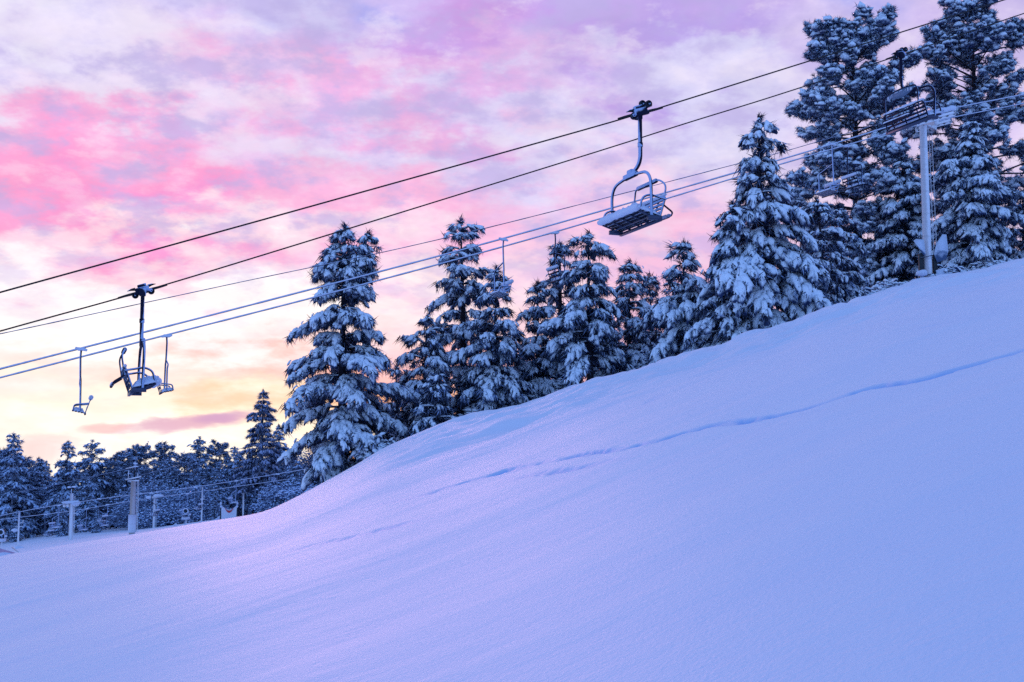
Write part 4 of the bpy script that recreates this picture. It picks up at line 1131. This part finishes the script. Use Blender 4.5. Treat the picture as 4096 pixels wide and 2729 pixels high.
# rope fence with sagging netting along the valley floor
fp = [(395, 2172), (445, 2166), (505, 2158), (583, 2146), (606, 2140), (703, 2112), (740, 2112), (800, 2102), (880, 2082)]
root_p = vp(*fp[0], 116); root = empty("rope_fence", root_p); tag(root, "low snow-covered rope and net fence along the far edge of the piste", "fence")
W3 = [vp(a, b, 116) - root_p for a, b in fp]
for k, w in enumerate(W3):
    m = MB(); m.bar(w + [0, 0, -0.8], w + [0, 0, 0.5], 0.08); m.build("post", M_padd if k in (3,) else M_pole, root, shade=False)
nm = MB(); sm = MB()
for a, b in zip(W3[:-1], W3[1:]):
    top = [a + (b - a) * t + [0, 0, 0.42 - 0.32 * (1 - (2 * t - 1) ** 2)] for t in np.linspace(0, 1, 9)]
    sm.tube(top, 0.07, 6); bot = [a + (b - a) * t + [0, 0, -0.7] for t in np.linspace(0, 1, 9)]
    nm.add(top + bot, [[i, 9 + i, 10 + i, i + 1] for i in range(8)])
nm.build("netting", M_pad, root); sm.build("snow_line", M_chsnow, root)

p = vp(40, 2205, 98); root = empty("safety_net", p); tag(root, "slumped pink safety net at the bottom left edge of the wood", "net")
m = MB(); q = lambda a, b, D=98: vp(a, b, D) - p
m.add([q(-40, 2180), q(8, 2196), q(30, 2206), q(98, 2222, 96), q(40, 2236, 95), q(0, 2240, 95), q(-40, 2250, 95)], [[0, 1, 2, 3, 4, 5, 6]]); m.build("netting", M_net, root, shade=False)
m = MB(); m.bar(q(48, 2190), q(95, 2222, 96), 0.09); m.bar(q(-30, 2178), q(12, 2204), 0.12); m.build("pole", M_pole, root, shade=False)
m = MB(); m.add(*lobe_scaled(q(10, 2225, 96), (1.0, 0.5, 0.28), 7)); m.build("snow_heap", M_chsnow, root)
p = vp(262, 2186, 104); root = empty("plank", p); tag(root, "snow covered plank lying on the piste at the pale tower's foot", "plank")
m = MB(); m.bar(vp(232, 2194, 104) - p, vp(300, 2181, 104) - p, 0.3, 0.14); m.build("board", M_pad, root, shade=False)

# ------------------------------------------------------------------ world
w = bpy.data.worlds.new("World"); sc.world = w; w.use_nodes = True
nt = w.node_tree; nt.nodes.clear()
out = N(nt, 'ShaderNodeOutputWorld'); bg = N(nt, 'ShaderNodeBackground')
tc = N(nt, 'ShaderNodeTexCoord'); L_ = nt.links.new
def math_(op, a, b=None, c=None):
    n = N(nt, 'ShaderNodeMath', operation=op)
    for i, v in enumerate((a, b, c)):
        if v is None: continue
        if isinstance(v, (int, float)): n.inputs[i].default_value = v
        else: L_(v, n.inputs[i])
    return n.outputs[0]
sep = N(nt, 'ShaderNodeSeparateXYZ'); L_(tc.outputs['Generated'], sep.inputs[0])
X, Y, Z = sep.outputs
az = math_('ARCTAN2', X, Y); el = math_('ARCSINE', Z)
# cloud domain: wispy, stretched towards the horizon
den = math_('ADD', math_('MAXIMUM', Z, 0.0), 0.30)
cx = math_('DIVIDE', X, den); cy = math_('DIVIDE', Y, den)
cmb = N(nt, 'ShaderNodeCombineXYZ'); L_(cx, cmb.inputs[0]); L_(cy, cmb.inputs[1])
def noise(scale, detail, rough, vec=None, off=(0, 0, 0)):
    mp = N(nt, 'ShaderNodeMapping'); mp.inputs['Location'].default_value = off
    L_(vec or cmb.outputs[0], mp.inputs['Vector'])
    n = N(nt, 'ShaderNodeTexNoise'); n.inputs['Scale'].default_value = scale; n.inputs['Detail'].default_value = detail; n.inputs['Roughness'].default_value = rough
    L_(mp.outputs[0], n.inputs['Vector'])
    return n
nA = noise(4.6, 6, 0.58); nB = noise(4.6, 6, 0.58, off=(7.3, 2.1, 0)); nC = noise(9.0, 7, 0.60, off=(3, 9, 0))
nD = noise(10.0, 5, 0.55, off=(1, 4, 0))
waz = math_('ADD', az, math_('MULTIPLY', math_('SUBTRACT', nA.outputs['Fac'], 0.5), 0.42))
wel = math_('ADD', el, math_('MULTIPLY', math_('MULTIPLY', math_('SUBTRACT', nB.outputs['Fac'], 0.5), 0.34), math_('MINIMUM', math_('ADD', math_('MULTIPLY', el, 4.0), 0.12), 1.0)))

def lin(c):
    return tuple(((v / 255) / 12.92 if v / 255 <= 0.04045 else ((v / 255 + 0.055) / 1.055) ** 2.4) for v in c)
ys = [1120, 1040, 980, 920, 850, 770, 680, 600, 500, 400, 300, 200, 100, 0]
SKY = {
 0:    [(255, 246, 230), (255, 240, 232), (255, 250, 240), (255, 248, 236), (255, 244, 240), (262, 258, 258), (258, 246, 252), (255, 216, 236), (255, 164, 212), (255, 162, 212), (248, 180, 224), (236, 220, 246), (224, 214, 246), (236, 232, 250)],
 330:  [(265, 262, 254), (266, 264, 258), (264, 260, 250), (262, 250, 234), (258, 232, 226), (265, 262, 262), (260, 252, 255), (255, 214, 232), (248, 154, 214), (255, 160, 214), (250, 176, 224), (236, 222, 247), (232, 222, 248), (216, 208, 246)],
 700:  [(264, 258, 242), (264, 258, 244), (262, 250, 230), (256, 218, 190), (255, 198, 196), (260, 246, 248), (262, 255, 256), (250, 222, 240), (252, 182, 224), (246, 178, 224), (224, 202, 242), (242, 182, 230), (212, 186, 240), (210, 204, 246)],
 880:  [(255, 188, 136), (255, 188, 138), (255, 184, 138), (255, 184, 148), (255, 190, 192), (256, 226, 232), (258, 240, 246), (250, 214, 238), (250, 184, 226), (240, 186, 228), (222, 206, 243), (234, 178, 228), (208, 172, 236), (208, 190, 242)],
 1080: [(255, 176, 100), (255, 180, 106), (255, 184, 126), (255, 192, 166), (255, 196, 206), (253, 216, 228), (254, 230, 238), (248, 214, 236), (250, 186, 226), (238, 192, 234), (220, 208, 245), (224, 178, 232), (206, 160, 230), (202, 172, 236)],
 1560: [(250, 196, 206), (250, 196, 212), (248, 196, 216), (248, 196, 222), (248, 196, 226), (246, 196, 226), (246, 200, 230), (248, 192, 226), (242, 204, 234), (228, 212, 242), (220, 214, 246), (214, 210, 246), (186, 164, 234), (194, 170, 236)],
 1900: [(246, 204, 224), (246, 204, 226), (244, 204, 228), (243, 204, 230), (242, 204, 232), (240, 206, 234), (238, 208, 238), (240, 206, 236), (236, 208, 240), (228, 212, 244), (224, 212, 245), (220, 208, 245), (214, 200, 242), (216, 202, 243)],
 2353: [(238, 214, 236), (238, 214, 238), (236, 214, 240), (236, 214, 240), (234, 214, 240), (234, 214, 240), (232, 212, 240), (234, 212, 240), (230, 210, 242), (226, 208, 242), (222, 204, 242), (214, 198, 240), (208, 194, 238), (204, 186, 236)]}
TOPS = [(0.44, (168, 170, 240)), (0.62, (135, 155, 242)), (0.9, (112, 150, 242)), (1.57, (112, 150, 242))]
cols = []
for cxp, cs in SKY.items():
    rp = N(nt, 'ShaderNodeValToRGB'); rp.color_ramp.interpolation = 'EASE'
    els = rp.color_ramp.elements
    azc = 0
    first = True
    for yv, c in zip(ys, cs):
        d = ray(cxp * K, yv * K); e = math.asin(d[2] / np.linalg.norm(d)); azc = math.atan2(d[0], d[1])
        pos = (e + 0.2) / 1.8
        x = els[0] if first else els.new(pos)
        x.position = pos; x.color = (*lin(c), 1); first = False
    k = len(els)
    for e, c in TOPS:
        pos = (e + 0.2) / 1.8; x = els.new(pos); x.color = (*lin(c), 1)
    # default second element of a new ramp sits at 1: make it the zenith
    for x in els:
        if x.position > 0.985: x.color = (*lin(TOPS[-1][1]), 1)
    L_(math_('DIVIDE', math_('ADD', wel, 0.2), 1.8), rp.inputs[0])
    cols.append((azc, rp.outputs['Color']))
def mix(f, a, b, blend='MIX'):
    m = N(nt, 'ShaderNodeMix', data_type='RGBA', blend_type=blend)
    for s, v in ((m.inputs['Factor'], f), (m.inputs['A'], a), (m.inputs['B'], b)):
        if isinstance(v, (int, float)): s.default_value = v
        elif isinstance(v, tuple): s.default_value = (*v, 1)
        else: L_(v, s)
    return m.outputs['Result']
def mrange(v, a, b, c=0.0, d=1.0):
    n = N(nt, 'ShaderNodeMapRange', interpolation_type='SMOOTHSTEP'); L_(v, n.inputs['Value'])
    n.inputs['From Min'].default_value = a; n.inputs['From Max'].default_value = b; n.inputs['To Min'].default_value = c; n.inputs['To Max'].default_value = d
    return n.outputs[0]
cur = cols[0][1]
for (a0, _), (a1, c1) in zip(cols[:-1], cols[1:]):
    cur = mix(mrange(waz, a0, a1), cur, c1)
# cloud mottling: lilac-grey undersides and pale gaps, fading out at the horizon
hi_el = mrange(el, 0.06, 0.22)
dk = mrange(nC.outputs['Fac'], 0.46, 0.64)
cur = mix(math_('MULTIPLY', math_('MULTIPLY', dk, hi_el), 0.72), cur, lin((188, 176, 230)))
lt = mrange(nC.outputs['Fac'], 0.49, 0.34)
cur = mix(math_('MULTIPLY', math_('MULTIPLY', lt, mrange(el, 0.10, 0.30)), 0.46), cur, lin((246, 236, 252)))
md = mrange(nD.outputs['Fac'], 0.35, 0.7, 0.97, 1.06)
mm = N(nt, 'ShaderNodeVectorMath', operation='SCALE'); L_(cur, mm.inputs[0]); L_(md, mm.inputs['Scale']); cur = mm.outputs[0]
# thin mauve bar clouds low on the left
def barcloud(px, py, wx, wy, col, amt):
    global cur
    d = ray(px, py); a0 = math.atan2(d[0], d[1]); e0 = math.asin(d[2] / np.linalg.norm(d))
    da = math_('DIVIDE', math_('SUBTRACT', math_('ADD', az, math_('MULTIPLY', math_('SUBTRACT', nC.outputs['Fac'], 0.5), wx * 1.2)), a0), wx)
    tilt = math_('MULTIPLY', math_('SUBTRACT', az, a0), 0.12)
    de = math_('DIVIDE', math_('SUBTRACT', math_('SUBTRACT', math_('ADD', el, math_('MULTIPLY', math_('SUBTRACT', nD.outputs['Fac'], 0.5), wy * 2.6)), e0), tilt), wy)
    q = math_('ADD', math_('MULTIPLY', da, da), math_('MULTIPLY', de, de))
    cur = mix(math_('MULTIPLY', mrange(q, 2.2, 0.0), amt), cur, lin(col))
barcloud(760, 1690, 0.052, 0.0058, (212, 164, 200), 0.85)
barcloud(890, 1668, 0.022, 0.004, (190, 150, 205), 0.7)
barcloud(420, 1712, 0.018, 0.0035, (240, 180, 190), 0.7)
barcloud(190, 1790, 0.022, 0.010, (244, 206, 214), 0.45)
# away from the afterglow the sky turns to a clear deep dusk blue
front = N(nt, 'ShaderNodeVectorMath', operation='DOT_PRODUCT'); L_(tc.outputs['Generated'], front.inputs[0]); front.inputs[1].default_value = (-0.10, 0.97, 0.0)
back = mrange(front.outputs['Value'], 0.80, 0.15)
BACK = N(nt, 'ShaderNodeValToRGB'); be = BACK.color_ramp.elements
be[0].position = 0.0; be[0].color = (0.42, 0.70, 1.32, 1); be[1].position = 0.95; be[1].color = (0.158, 0.315, 0.80, 1)
L_(el, BACK.inputs[0])
cur = mix(back, cur, BACK.outputs['Color'])
sky = N(nt, 'ShaderNodeTexSky', sky_type='NISHITA'); sky.sun_disc = False
SUN_EL, SUN_AZ = math.radians(3.0), math.atan((1250 - 2048) / F)
sky.sun_elevation = SUN_EL; sky.sun_rotation = SUN_AZ
sk = N(nt, 'ShaderNodeVectorMath', operation='SCALE'); L_(sky.outputs[0], sk.inputs[0]); sk.inputs['Scale'].default_value = 0.003
ad = N(nt, 'ShaderNodeVectorMath', operation='ADD'); L_(cur, ad.inputs[0]); L_(sk.outputs[0], ad.inputs[1])
L_(ad.outputs[0], bg.inputs['Color']); bg.inputs['Strength'].default_value = 1.0
L_(bg.outputs[0], out.inputs[0])

sd = bpy.data.lights.new("sun", 'SUN'); sd.energy = 0.66; sd.angle = math.radians(20); sd.color = (1.0, 0.48, 0.66)
so = bpy.data.objects.new("sun", sd); link(so)
ldir = Vector((math.sin(SUN_AZ) * math.cos(0.16), math.cos(SUN_AZ) * math.cos(0.16), math.sin(0.16)))
so.rotation_euler = ldir.to_track_quat('Z', 'Y').to_euler()

sc.cycles.use_denoising = False
